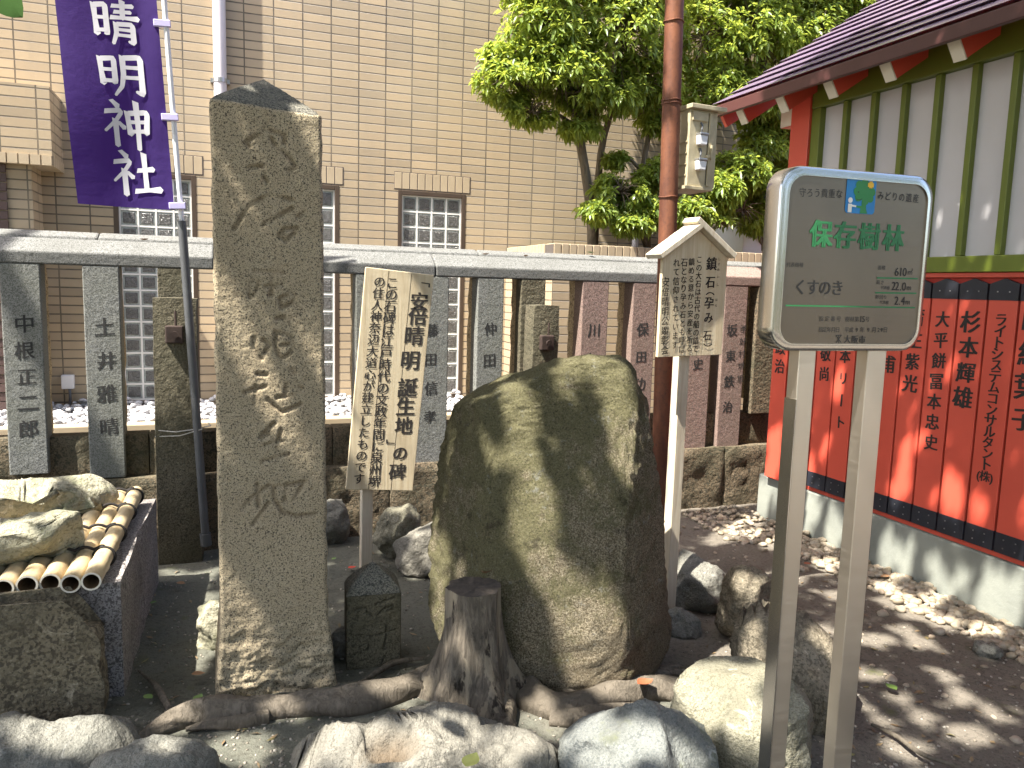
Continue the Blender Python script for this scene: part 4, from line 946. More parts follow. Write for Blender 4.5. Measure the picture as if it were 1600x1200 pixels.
    def disc(mb, cx, cy, r, nn, k=22): mb.add(fr_([(cx+r*cos(2*pi*i/k), cy+r*sin(2*pi*i/k), nn) for i in range(k)]), [tuple(range(k))])
    W_ = ex1-ex0; Hh = ez1-ez0; E_ = lambda a, b: (ex0+W_*a, ez0+Hh*b)
    tr = MB(); 
    for i, (a, b, r) in enumerate([(.60, .62, .24), (.42, .80, .12), (.60, .85, .13), (.78, .78, .12), (.86, .62, .12), (.82, .44, .11), (.66, .36, .11), (.36, .62, .12), (.42, .46, .12)]): disc(tr, *E_(a, b), r*W_, n+.0006+i*.00003)
    tr.add(fr_([(*E_(a, b), n+.0005) for a, b in ((.50, .012), (.76, .012), (.70, .16), (.70, .40), (.54, .40), (.54, .22), (.36, .22), (.36, .17), (.52, .15))]), [tuple(range(9))]); tr.build('emblem_tree', M['emblem_green'], pn)
    yc = MB(); line(yc, E_(.70, .82), E_(.90, .82), .055*W_*2, n+.0012); line(yc, E_(.80, .73), E_(.80, .92), .055*W_*2, n+.0013); yc.build('emblem_cross', M['emblem_yellow'], pn)
    fg = MB(); disc(fg, *E_(.15, .36), .075*W_, n+.0012); line(fg, E_(.15, .02), E_(.15, .26), .13*W_, n+.0011); line(fg, E_(.10, .22), E_(.36, .20), .05*W_, n+.00115); fg.build('emblem_figure', M['emblem_white'], pn)
    ln = MB(); disc(ln, *E_(.40, .60), .02*W_, n+.0013, 8)
    pts = [E_(.44+.10*cos(a), .44+.055*sin(a)) for a in np.linspace(-2.6, -.2, 9)]
    for a, b in zip(pts[:-1], pts[1:]): line(ln, a, b, .0011, n+.0014)
    ln.build('emblem_line', M['sign_black'], pn)
    for xa in (C(175-.0, 1165)[0]+.0, C(660, 1165)[0]):
        pass
    for (pxl, pxr) in (((1250, 1276)), ((1357, 1386))):
        a = C((pxl-1180)*3.75, (590-240)*3.75)[0]; b = C((pxr-1180)*3.75, (590-240)*3.75)[0]
        lg = MB().box((a, -.1, -.044), (b, z0+.12, -.007), fr_).build('leg', M['steel_leg'], t, bevel=.002)
        if pxl == 1250: MB().box((a-.002, -.1, -.046), (a-.0005, C(0, (612-240)*3.75)[1]-.02, -.005), fr_).build('cover_strip', M['steel_rim'], lg)
        MB().box((a-.02, -.05, -.064), (b+.02, .012, .013), fr_).build('foot_plate', M['steel'], lg)
steel_sign()

# ------------------------------------------------------------------ rusty pole, outlet box
def rusty():
    b = A(2.20, 3.54, 0); tp = atY(1054, 0, 3.54); d = (tp-b)/(tp[2]-b[2])
    t = thing('rusty_pole', 'tall rusty brown steel pole behind the gabled notice board', 'pole', b)
    o = MB().tube([b+d*z for z in np.linspace(-.1, 5.2, 40)], .046, 24).build('pipe', M['rust'], t, smooth=True, angle=50)
    for py in (34, 158, 163, 309): 
        z = atY(1050, py, 3.54)[2]; c = b+d*z; MB().tube([c+A(cos(a)*.049, sin(a)*.049, .003*sin(a*3)) for a in np.linspace(0, 2*pi, 25)], .0035, 6).build('binding_wire', M['rust'], t)
    P = lambda px, py: atY(px, py, 3.50)
    x0, x1 = P(1076, 230)[0], P(1122, 230)[0]; z0, z1 = P(1100, 292)[2], P(1100, 172)[2]
    bx = thing('outlet_box', 'cream wooden outlet box with two plug sockets hung on the rusty pole', 'outlet box', (x0, 3.50, z0))
    an = radians(5); fr_ = Fr((x0, 3.50, 0), (cos(an), sin(an), 0), (0, 0, 1)); W_ = x1-x0
    bd = MB().box((0, z0, -.16), (W_, z1, 0), fr_).build('case', M['cream_paint'], bx, bevel=.003)
    MB().box((-.012, z1, -.18), (W_+.035, z1+.022, .028), fr_).build('lid', M['cream_paint'], bx, bevel=.003)
    MB().box((.012, z1-.055, .0005), (W_*.62, z1-.012, .010), fr_).box((W_*.68, z0+.004, .0005), (W_*.80, z1-.012, .008), fr_).build('batten', M['cream_paint'], bd, bevel=.002)
    MB().box((-.02, z0-.018, -.17), (W_*.9, z0-.001, .012), fr_).build('base_board', M['cream_paint'], bx, bevel=.002)
    MB().box((W_*.655, z0+.01, .0002), (W_*.672, z1-.01, .0012), fr_).build('door_gap', M['black'], bd)
    for zc in (z0+(z1-z0)*.66, z0+(z1-z0)*.33):
        p = MB().prism(fr_([(W_*.26, zc-.045, .0005), (W_*.50, zc-.045, .0005), (W_*.53, zc, .0005), (W_*.23, zc, .0005)]), fr_([(0, 0, .035)])[0]-fr_([(0, 0, 0)])[0]).build('socket_cover', M['white_plastic'], bx, bevel=.004)
        MB().box((W_*.23, zc+.001, .0005), (W_*.53, zc+.012, .04), fr_).build('socket_hinge', M['zinc'], p, bevel=.002)
        MB().tube(fr_([(W_*.38, zc+.012, .012), (W_*.36, zc+.03, .018), (W_*.40, zc+.05, .012), (W_*.38, zc+.065, .004)]), .005, 6).build('cord', M['grey_pvc'], p)
    MB().box((W_*.58, z0+(z1-z0)*.38, .008), (W_*.72, z0+(z1-z0)*.42, .02), fr_).box((W_*.74, z0+(z1-z0)*.36, .009), (W_*.80, z0+(z1-z0)*.55, .02), fr_).build('latch', M['cream_paint'], bd, bevel=.002)
    for k in range(4): MB().box((-.006, z0+.05+.055*k, -.15), (-.0005, z0+.056+.055*k, -.01), fr_).build('side_batten', M['cream_paint'], bd)
rusty()

# ------------------------------------------------------------------ purple banner on its pole
STROKES = {
 '晴': [[(10,18,9),(11,50,8),(13,82,10)], [(10,22,8),(32,17,8),(33,22,9),(33,78,9),(29,80,5)], [(13,47,6),(32,45,6)], [(13,74,6),(32,72,7)], [(46,18,6),(70,15,7),(89,12,7)], [(50,30,6),(84,26,6)], [(68,3,9),(67,42,8)], [(42,43,7),(70,40,6),(98,38,9)], [(52,53,8),(52,76,8),(44,99,5)], [(53,56,7),(84,52,8),(86,58,9),(86,92,9),(76,90,4)], [(54,67,5),(84,65,6)], [(53,79,5),(84,77,6)]],
 '明': [[(8,20,9),(9,48,8),(12,76,10)], [(9,24,8),(35,19,8),(36,24,9),(36,70,9),(32,73,5)], [(12,46,6),(35,44,6)], [(12,70,6),(35,68,7)], [(54,12,9),(54,52,9),(49,78,7),(34,99,4)], [(55,16,8),(88,10,9),(91,17,10),(91,90,10),(78,86,4)], [(56,36,6),(89,33,7)], [(55,58,6),(89,55,7)]],
 '神': [[(20,3,6),(32,15,9)], [(5,29,7),(36,23,8),(38,28,7),(26,46,6),(3,70,4)], [(25,43,9),(25,99,8)], [(30,48,6),(42,60,8)], [(50,24,9),(51,48,8),(54,72,10)], [(51,28,8),(88,22,9),(91,28,9),(87,68,9)], [(54,46,6),(87,43,6)], [(54,66,6),(86,63,7)], [(69,1,9),(70,50,9),(69,104,7)]],
 '社': [[(20,3,6),(32,15,9)], [(5,29,7),(36,23,8),(38,28,7),(26,46,6),(3,70,4)], [(25,43,9),(25,99,9)], [(30,48,6),(42,60,8)], [(52,44,7),(86,39,9)], [(68,5,9),(69,86,8)], [(44,90,8),(74,86,7),(99,84,11)]]}
def brush(mb, strokes, fr_, u, v, size, wob=None, n=.002, wk=1.0):
    for si, st in enumerate(strokes):
        P = np.array(st, float); t = np.r_[0, np.cumsum(np.hypot(*np.diff(P[:, :2], axis=0).T))]; m_ = max(8, int(t[-1]/4)); s = np.linspace(0, t[-1], m_)
        Q_ = np.c_[np.interp(s, t, P[:, 0]), np.interp(s, t, P[:, 1])]; Wd = np.interp(s, t, P[:, 2])*wk
        T = np.gradient(Q_, axis=0); T /= np.linalg.norm(T, axis=1)[:, None]+1e-9; Nn = np.c_[-T[:, 1], T[:, 0]]
        Wd = Wd*(1-.12*np.sin(pi*np.linspace(0, 1, m_))); sl = A(.35, -.35)   # slanted brush entry
        Lp = Q_+Nn*Wd[:, None]/2; Rp = Q_-Nn*Wd[:, None]/2
        Lp[0] += T[0]*1.5; Rp[0] -= T[0]*2.5; e = T[-1]*Wd[-1]*.35
        pts = np.vstack([Lp, [Q_[-1]+e], Rp[::-1]])
        U_ = u+(pts[:, 0]-50)/100*size; V_ = v-(pts[:, 1]-50)/100*size
        mb_v = np.c_[U_, V_, np.full(len(U_), n+si*.00012)]
        m2 = len(Lp); F = [(i, i+1, 2*m2-1-i, 2*m2-i) for i in range(m2-1)] + [(m2-1, m2, m2+1)]
        mb.add(fr_(mb_v), F)
def banner():
    Yb = 4.35; b = atY(322, 850, Yb)
    pole = thing('banner_pole', 'white banner pole leaning in a grey pipe tied to the old post', 'pole', b)
    p0 = A(b[0], b[1], max(.03, b[2])); p1 = atY(284, 345, Yb); p2 = atY(254, -30, Yb-.03); dirp = (p2-p1)/np.linalg.norm(p2-p1)
    ta = np.linspace(0, 1, 14)[:, None]
    MB().tube(p0+(p1-p0)*ta, .021, 18).tube([p0+(p1-p0)*-.004, p0+(p1-p0)*.035], .028, 18).build('holder_pipe', M['grey_pvc'], pole, smooth=True, angle=50)
    MB().tube(p1+dirp*ta*1.75-dirp*.1, .0125, 14).build('rod', M['white_plastic'], pole, smooth=True)
    c = [atY(*p, Yb) for p in ((130, 322), (275, 329), (247, 0), (78, 0))]
    ban = thing('banner', 'purple shrine banner with white brush characters hanging left of the stele', 'banner', c[0])
    right = c[1]-c[0]; W_ = .445; lean = (c[2]-c[1])
    fr_ = Fr(c[1]+A(-.006, 0, 0), A(-right[0], 0, -right[2]*0-.02*0), lean)   # u to the left, v up the pole
    uL = A(-1, 0, .035)
    # cloth surface: (a across from pole 0..W, h up) with soft folds
    def surf(a, h, off=0.0):
        a = np.asarray(a, float); h = np.asarray(h, float)
        l = lean/np.linalg.norm(lean); base = c[1]+l*h[..., None]+A(-.97, 0, .012)*a[..., None]
        wv = .018*np.sin(a*9+h*1.6)*np.clip(a/.1, 0, 1)+.008*np.sin(h*7+a*4)*np.clip(a/.15, 0, 1)+.004*np.sin(a*31+h*5)*np.exp(-a*5)
        base = base + A(-.06, 0, 0)*(a*h*.36)[..., None]
        base[..., 1] += wv-off-.02; return base
    na, nh = 40, 110; Hh = 1.75; aa, hh = np.meshgrid(np.linspace(.006, W_, na+1), np.linspace(0, Hh, nh+1))
    V = surf(aa, hh).reshape(-1, 3); o = MB().add(V, [(j*(na+1)+i, j*(na+1)+i+1, (j+1)*(na+1)+i+1, (j+1)*(na+1)+i) for j in range(nh) for i in range(na)]).build('cloth', M['cloth'], ban, smooth=True)
    l = lean/np.linalg.norm(lean)
    def fr2(p):
        p = np.asarray(p); a = p[:, 0]; h = p[:, 1]; q_ = surf(a, h, 0); q_[:, 1] -= p[:, 2]; return q_
    def UV(px, py):
        # solve on flat approximation
        P = atY(px, py, Yb-.02); best = None
        a, h = .2, .5
        for _ in range(12):
            q_ = surf(A(a), A(h))[0] if False else surf(np.array([a]), np.array([h]))[0]; ex, ez = P[0]-q_[0], P[2]-q_[2]; a -= ex*.9; h += ez*.95
        return a, h
    tx = MB()
    for ch, px, py, sz in (('晴', 179, 33, .200), ('明', 190, 115, .200), ('神', 200, 193, .205), ('社', 213, 270, .205)):
        a, h = UV(px, py)
        brush(tx, [[(100-x, y, w_) for x, y, w_ in st] for st in STROKES[ch]], lambda p: fr2(p), a, h, sz*1.06, n=.004, wk=1.4)
    tx.build('lettering', M['cloth_white'], o, smooth=False)
    for py in (38, 184, 322):
        ks = (py-345)/(0-345.); q_ = atY(284-.083*(345-py)+0, py, Yb-.02); sp = MB()
        sp.box((-.045, -.016, -.015), (.032, .016, .012), Fr(q_+A(-.008, -.008, 0), (1, 0, .06), l)); sp.build('loop_strap', M['strap'], ban, bevel=.003)
banner()

# ------------------------------------------------------------------ stone basin with bamboo cover
def basin():
    f0 = atZ(165, 1122); f1 = atZ(192, 1083); f2 = atZ(231, 958)
    t = thing('stone_basin', 'rough granite basin of stone slabs at the left edge under a bamboo cover', 'basin', f1)
    def block(corners, z0, z1, mat, name, rgh=.012, st=.03, chop=None):
        m_ = MB(); n = len(corners); c4 = [A(*p, 0) for p in corners]; nz = int((z1-z0)/st)
        L_ = []; 
        for i in range(n):
            a, b = c4[i], c4[(i+1) % n]; k = max(2, int(np.linalg.norm(b-a)/st)); L_ += [a+(b-a)*j/k for j in range(k)]
        N = len(L_); V = []; cc = sum(c4)/n
        for k in range(nz+1):
            z = z0+(z1-z0)*k/nz
            for p in L_:
                d = p-cc; d /= np.linalg.norm(d); q_ = p+d*rgh*(fbm((p[0]*8, p[1]*8, z*8), 5)+.2*fbm((p[0]*30, p[1]*30, z*30), 3))-d*(.012 if k == nz else 0)
                zz = z+(0 if k < nz else .004*fbm((p[0]*9, p[1]*9, 1), 2))
                if chop: zz = min(zz, chop(q_))
                V.append((q_[0], q_[1], zz))
        V.append((*cc[:2], z1))
        F = [(k*N+i, k*N+(i+1) % N, (k+1)*N+(i+1) % N, (k+1)*N+i) for k in range(nz) for i in range(N)]+[(nz*N+i, nz*N+(i+1) % N, nz*N+N) for i in range(N)]
        m_.add(V, F); return m_.build(name, mat, t, smooth=True, angle=48)
    zt = .415
    d = (f2-f1)/np.linalg.norm(f2-f1); nrm = A(-d[1], d[0], 0)
    e = f1+d*1.15
    block([f1[:2]+.004, e[:2], (e+nrm*.15)[:2], (f1+nrm*.15)[:2]], -.05, zt, M['purple_granite'], 'side_slab')
    x1 = f0[0]-.004
    block([(x1, f0[1]), (x1-.01, f0[1]+.125), (-2.1, f0[1]+.14), (-2.1, f0[1]-.03)], -.05, zt+.02, M['trough_rough'], 'front_slab', .02, chop=lambda q_: zt+.02-max(0, (q_[0]-(x1-.10)))*1.6)
    block([(e+nrm*.15)[:2]-A(.005, .12), (e+nrm*.15)[:2]-A(.005, 0), (-2.1, e[1]), (-2.1, e[1]-.13)], -.05, zt, M['trough_rough'], 'back_slab')
    # bamboo cover
    zb = zt+.036
    cv = thing('bamboo_cover', 'lashed bamboo pole cover lying over the stone basin', 'cover', (f1[0], f1[1], zt))
    a0 = atZ(145, 907-2, zb); a1 = atZ(214, 768, zb+.02); ax = (a1-a0); Lb = np.linalg.norm(ax); ax /= Lb; sd = A(ax[1], -ax[0], 0)*-1; sp = np.linalg.norm(atZ(112, 909, zb)-atZ(145, 907, zb))
    for k in range(13):
        off = sd*sp*k*1.02 + A(0, 0, -.004*(k > 0)+random.uniform(-.003, .003))-ax*random.uniform(-.02, .03); r = .0335*random.uniform(.93, 1.05)
        s = np.linspace(0, Lb-(.02 if k else 0), 46); R = np.full(46, r)
        for nd in np.arange(random.uniform(.12, .2), Lb, random.uniform(.2, .26)): R += .0035*np.exp(-((s-nd)/.008)**2)
        o = MB().tube([a0+off+ax*q_ for q_ in s], R, 20, cap=False).build('bamboo', M['bamboo'], cv, smooth=True)
        n = 20; inn = MB(); ring = lambda q_, rr_: [a0+off+ax*q_+(A(0, 0, 1)*cos(2*pi*i/n)+np.cross(ax, A(0, 0, 1))*sin(2*pi*i/n))*rr_ for i in range(n)]
        rim = MB().add(ring(-.0005, r)+ring(-.0005, r*.80), [(i, (i+1) % n, n+(i+1) % n, n+i) for i in range(n)]).add(ring(Lb-.02, r), [tuple(range(n))]); rim.build('cut_rim', M['white_paint'], o)
        inn.add(ring(-.0006, r*.80)+ring(.12, r*.78), [(i, (i+1) % n, n+(i+1) % n, n+i) for i in range(n)]+[tuple(range(n, 2*n))]); inn.build('hollow', M['bamboo_in'], o)
    for q_ in (.20, .44, .70, .92):
        rp = MB(); cs = np.cross(ax, A(0, 0, 1))
        rp.tube([a0+ax*(q_*Lb)+(A(0, 0, 1)*cos(t_)+cs*sin(t_))*.037 for t_ in np.linspace(0, 2*pi, 24)], .0055, 8, cap=False)
        rp.tube([a0+ax*(q_*Lb+.006)+sd*x_+A(0, 0, .028+.012*abs(cos(x_/sp*pi))) for x_ in np.linspace(0, sp*12, 90)], .006, 6)
        rp.build('rope_lashing', M['rope'], cv, smooth=True)
basin()
rock('stone_slab', 'greenish weathered slab weighing down the far end of the bamboo cover', [(-120, 800), (-110, 752), (0, 744), (60, 734), (125, 729), (160, 748), (182, 772), (184, 790), (120, 800), (20, 806)], (90, 806), .2, 'slab_stone', z0=.485, cuts=4, seed=21, amp=.012, p=.22, q=.4, facets=12, fstr=.6, planes=[((.05, -.2, 1), .045)], back=.5)
rock('stone_slab', 'cream weathered slab weighing down the near end of the bamboo cover', [(-140, 880), (-130, 812), (0, 799), (60, 792), (112, 790), (118, 826), (124, 862), (80, 874), (0, 878)], (60, 878), .2, 'slab_stone', z0=.485, cuts=4, seed=22, amp=.012, p=.22, q=.4, facets=12, fstr=.6, planes=[((-.05, -.2, 1), .05)], back=.5)

# ------------------------------------------------------------------ stump, roots and sticks
def gpath(pts, zf=.30):
    out = []; R = []
    for px, py, r in pts: r *= .88; out.append(atZ(px, py, r*zf)); R.append(r)
    P = np.array(out); R = np.array(R); t = np.arange(len(P)); s = np.linspace(0, len(P)-1, len(P)*7)
    def cr(y):
        y = np.asarray(y, float); res = []
        for q_ in s:
            i = min(int(q_), len(y)-2); f = q_-i; p0, p1, p2, p3 = y[max(i-1, 0)], y[i], y[i+1], y[min(i+2, len(y)-1)]
            res.append(.5*((2*p1)+(-p0+p2)*f+(2*p0-5*p1+4*p2-p3)*f*f+(-p0+3*p1-3*p2+p3)*f**3))
        return np.array(res)
    return cr(P), cr(R)
def stump():
    c = atZ(738, 1098); hz = .44
    t = thing('tree_stump', 'dark cut tree stump with spreading roots before the mossy boulder', 'tree stump', c)
    n, m_ = 72, 46; V = []; top = atY(738, 917, c[1]+.0)
    for k in range(m_+1):
        z = -.04+(hz+.04)*k/m_; f = max(0, 1-z/hz)
        for i in range(n):
            a = 2*pi*i/n; lob = .5+.5*cos(a*5+.6); fl = f**2.6
            r = .095+.010*f+fl*(.035+.125*lob**2.5)+.008*fbm((cos(a)*2, sin(a)*2, z*1.5), 3)*(1+2*fl)+.006*noise.noise(Vector((cos(a)*9, sin(a)*9, z*2)))
            V.append((c[0]+r*cos(a)-.004*(z/hz), c[1]+r*sin(a), z))
    F = [(k*n+i, k*n+(i+1) % n, (k+1)*n+(i+1) % n, (k+1)*n+i) for k in range(m_) for i in range(n)]
    MB().add(V, F).build('trunk', M['stump'], t, smooth=True)
    rim = V[m_*n:]; T = list(rim)
    for s in (.85, .6, .3): T += [((p[0]-c[0])*s+c[0], (p[1]-c[1])*s+c[1], hz+.008*fbm((p[0]*15, p[1]*15, s), 3)-.004) for p in rim]
    T.append((c[0], c[1], hz-.006))
    MB().add(T, [(k*n+i, k*n+(i+1) % n, (k+1)*n+(i+1) % n, (k+1)*n+i) for k in range(3) for i in range(n)]+[(3*n+i, 3*n+(i+1) % n, 4*n) for i in range(n)]).build('cut_top', M['endgrain'], t, smooth=True)
    roots = [[(735, 1010, .07), (700, 1050, .07), (640, 1074, .056), (560, 1094, .060), (460, 1104, .050), (350, 1112, .058), (280, 1122, .048), (235, 1144, .030), (208, 1156, .010)], [(420, 1120, .03), (380, 1128, .026), (330, 1132, .02), (290, 1140, .008)], [(860, 1118, .04), (900, 1122, .036), (940, 1112, .03), (990, 1100, .012)],
             [(760, 1010, .075), (800, 1062, .07), (840, 1095, .062), (885, 1108, .058), (940, 1092, .06), (1000, 1078, .06), (1050, 1078, .05), (1090, 1085, .03)],
             [(880, 1090, .03), (930, 1070, .032), (985, 1055, .03), (1040, 1052, .022), (1075, 1050, .012)],
             [(1000, 1055, .016), (1025, 1047, .016), (1070, 1043, .014), (1100, 1048, .008)],
             [(738, 1040, .075), (722, 1085, .068), (712, 1120, .05), (704, 1150, .03)], [(765, 1050, .07), (782, 1100, .06), (790, 1130, .042), (794, 1155, .02)]]
    for i, r_ in enumerate(roots):
        P, R = gpath(r_); 
        if i in (0, 3, 6, 7): P[:6, 2] += np.linspace(.13, .02, 6)
        MB().tube(P, R, 22, wob=.42, sd=i).build('root', M['stump'] if i > 5 else M['root'], t, smooth=True)
stump()
for i, (lab, pts) in enumerate((('short forked dead stick standing from the left root tip', [(266, 1108, .013), (250, 1080, .013), (240, 1068, .011), (228, 1058, .007), (217, 1048, .005)]), ('slender dead stick lying before the small marker stone', [(560, 1070, .010), (590, 1050, .013), (615, 1036, .014), (640, 1031, .011), (662, 1029, .007)]), ('dead branch lying across the lower right corner soil', [(1362, 1132, .006), (1400, 1150, .008), (1440, 1178, .009), (1500, 1200, .009), (1560, 1235, .010)]))):
    P, R = gpath(pts, 1.2); o = MB().tube(P, R, 10, wob=.4, sd=i).build('stick', M['root'], None, P[0], smooth=True); tag(o, lab, 'stick')

# ------------------------------------------------------------------ pebbles, fallen leaves
gv = MB()
def in_pile(x, y):
    w_ = .34+.10*noise.noise(Vector((y*2.1, 3, 1))) - .0
    if y > 3.9: w_ = .62
    return HX-.03-x < w_ and x < HX-.02
cnt = 0
while cnt < 1700:
    y = random.uniform(1.2, 4.50); x = HX-.03-abs(random.gauss(0, .21)) if y < 3.8 else random.uniform(2.6, HX-.03)
    d = HX-x
    if y > 3.8 and random.random() > (d < .5)*.9+.10: continue
    if y < 3.8 and d > .3+.14*noise.noise(Vector((y*2.7, 0, 0))) and random.random() > .12: continue
    r = random.uniform(.012, .028)*(.8 if y > 3.9 else 1); v, f = pebble(r, 2, .62); zz = max(0, .035*(1-d/.32))*random.random() + r*.35 + gz(x, y)
    gv.add(v+A(x, y, zz), f); cnt += 1
tag(gv.build('river_pebbles', M['cobble'], smooth=True), 'heap of cream river pebbles along the foot of the hall', 'pebbles', kind='stuff')
gt = MB()
for k in range(2600):
    px, py = random.uniform(-20, 1620), random.uniform(850, 1200); P = atZ(px, py)
    if P[0] > 3.4: continue
    v, f = pebble(random.uniform(.0025, .0075), 1, .6); gt.add(v+A(P[0], P[1], gz(P[0], P[1])+.001), f)
tag(gt.build('grit', M['grit'], smooth=True), 'fine stone grit scattered over the damp soil', 'grit', kind='stuff')
lt = MB()
for k in range(420):
    px, py = random.uniform(-20, 1620), random.uniform(850, 1200); P = atZ(px, py)
    if P[0] > 3.4: continue
    z0 = gz(P[0], P[1])+.003; a = random.uniform(0, 6.3); L_, w_ = random.uniform(.008, .026), random.uniform(.003, .008); c_, s_ = cos(a), sin(a); t_ = random.uniform(0, .008)
    q = [(-L_, 0, 0), (0, w_, t_), (L_, 0, random.uniform(0, .006)), (0, -w_, t_*.3)]
    lt.add([(P[0]+x*c_-y*s_, P[1]+x*s_+y*c_, z0+z) for x, y, z in q], [(0, 1, 3), (1, 2, 3)])
tag(lt.build('leaf_litter', M['litter']), 'crumbled dry leaf litter strewn over the soil', 'leaf litter', kind='stuff')
pm = []
for k in range(6):
    v, f = pebble(1.0, 3, .55); me = MB().add(v, f).build('loose_pebble', M['cobble'], None, (0, 0, 0), smooth=True); pm.append(me)
first = True; used = set()
for k in range(90):
    if k < 70: px, py = random.uniform(1180, 1600), random.uniform(900, 1190); P = atZ(px, py)
    else: px, py = random.uniform(1070, 1200), random.uniform(815, 880); P = atZ(px, py)
    if P[0] > 3.2 or P[0] < 1.75 or (P[1] < 2.75 and P[0] < 2.45) : continue
    j = k % 6; o = pm[j] if j not in used else pm[j].copy()
    if j in used: S.collection.objects.link(o)
    used.add(j)
    s = random.choice((.006, .008, .009, .011, .014, .02)); o.location = (P[0], P[1], gz(P[0], P[1])+s*.12); o.scale = (s, s, s); o.rotation_euler = (random.uniform(-.3, .3), random.uniform(-.3, .3), random.uniform(0, 6))
    tag(o, 'loose cream pebble lying on the bare brown soil by the hall', 'pebble', 'loose pebbles strewn over the soil')
for j in range(6):
    if j not in used: bpy.data.objects.remove(pm[j])
def fallen(px, py, size, mat, label, z=None, surf=None, curl=.25, rz=None):
    P = atZ(px, py, 0.01) if surf is None else surf
    rz = random.uniform(0, 6.3) if rz is None else rz; n = 7; V = []
    for i in range(n+1):
        t_ = i/n; w_ = .33*sin(pi*t_**.8)*size; x_ = (t_-.5)*size
        for sgn in (-1, 0, 1):
            V.append((x_*cos(rz)-sgn*w_*sin(rz), x_*sin(rz)+sgn*w_*cos(rz), .004+abs(sgn)*w_*.5*curl*2+curl*size*.5*(t_-.5)**2*2))
    W = np.array(V)+P
    F = [(3*i+k, 3*i+k+1, 3*i+k+4, 3*i+k+3) for i in range(n) for k in (0, 1)]
    o = MB().add(W, F).build('fallen_leaf', M[mat], None, P, smooth=True); tag(o, label, 'leaf', 'fallen leaves'); return o
fallen(550, 888, .045, 'red_leaf', 'red fallen leaf on the soil left of the wooden sign pole')
fallen(1010, 1071, .075, 'orange_leaf', 'orange curled leaf on the root beside the boulder', surf=atZ(1008, 1070, .07), curl=.5, rz=.2)
fallen(1392, 1076, .055, 'green_leaf', 'green fallen leaf on brown soil between the steel leg and hall', curl=.4)
fallen(733, 1184, .075, 'yellow_leaf', 'yellow green leaf lying on the wide pale front rock', surf=atZ(733, 1184, .185)-A(0, .02, 0), curl=.2)
fallen(522, 874, .035, 'green_leaf', 'small green leaf right of the tall stele near its foot')
fallen(239, 943, .035, 'green_leaf', 'pale green leaf on the soil beside the stone basin')
fallen(232, 1091, .045, 'green_leaf', 'green leaf at the tip of the short forked stick')
fallen(310, 1092, .05, 'green_leaf', 'green leaf in front of the stele, behind the long root')
fallen(310, 1056, .05, 'dry_leaf', 'dry brown leaf on the soil left of the stele foot', curl=.5)
fallen(283, 914, .05, 'dry_leaf', 'dry brown leaf in the dappled soil by the old stone post', curl=.5)
fallen(1262, 882, .05, 'orange_leaf', 'rust coloured leaf among pebbles seen between the steel legs')
fallen(1382, 903, .06, 'dry_leaf', 'brown leaf on the pebbles right of the right steel leg', curl=.5)
for px, lab in ((835, 'dry brown leaf on the fence rail above the old post'), (770, 'crumpled brown leaf lying on the rail left of the planter corner'), (222, 'flat reddish leaf on the rail left of the banner pole')):
    fallen(px, 400, .05, 'dry_leaf', lab, surf=A(X_(px, 402), FY+.145, 1.692), curl=.5)
fallen(945, 410, .05, 'green_leaf', 'green leaf caught on the rear rail under the tree', surf=A(X_(945, 408), FY+.21, 1.735), curl=.5)
fallen(765, 890, .08, 'dry_leaf', 'curled grey dry leaf on top of the stump', surf=A(*(atZ(764, 897, .45))), curl=.8)

# ------------------------------------------------------------------ trees behind the fence
def whorls(mb, tips, length, width, per, droop, rs, lf=2):
    for (p, axis_) in tips:
        a0 = rs.uniform(0, 6.3); k = per+rs.randint(-2, 3)
        ax = axis_/(np.linalg.norm(axis_)+1e-9); s1 = np.cross(ax, A(.3, .2, 1)); s1 /= np.linalg.norm(s1)+1e-9; s2 = np.cross(ax, s1)
        for j in range(k):
            a = a0+6.283*j/k+rs.uniform(-.3, .3); L_ = length*rs.uniform(.65, 1.15); w_ = width*rs.uniform(.8, 1.2)
            out = s1*cos(a)+s2*sin(a)+ax*rs.uniform(.1, .9); out /= np.linalg.norm(out)
            side = np.cross(out, A(0, 0, 1)); side /= np.linalg.norm(side)+1e-9; side = side*cos(.5*rs.randn())+np.cross(out, side)*sin(.5*rs.randn())
            g_ = A(0, 0, -1)*droop*rs.uniform(.5, 1.3); st = p-ax*rs.uniform(0, length*.5)
            q0 = st+out*L_*.06; q1 = st+out*L_*.4+g_*L_*.10; q2 = st+out*L_*.75+g_*L_*.38; q3 = st+out*L_+g_*L_*.75; fold = np.cross(side, out)*w_*.18
            mb.add([q0, q1+side*w_*.5+fold, q1-side*w_*.5+fold, q2+side*w_*.42+fold, q2-side*w_*.42+fold, q3, q1, q2], [(0, 1, 6), (0, 6, 2), (1, 3, 7, 6), (6, 7, 4, 2), (3, 5, 7), (7, 5, 4)])
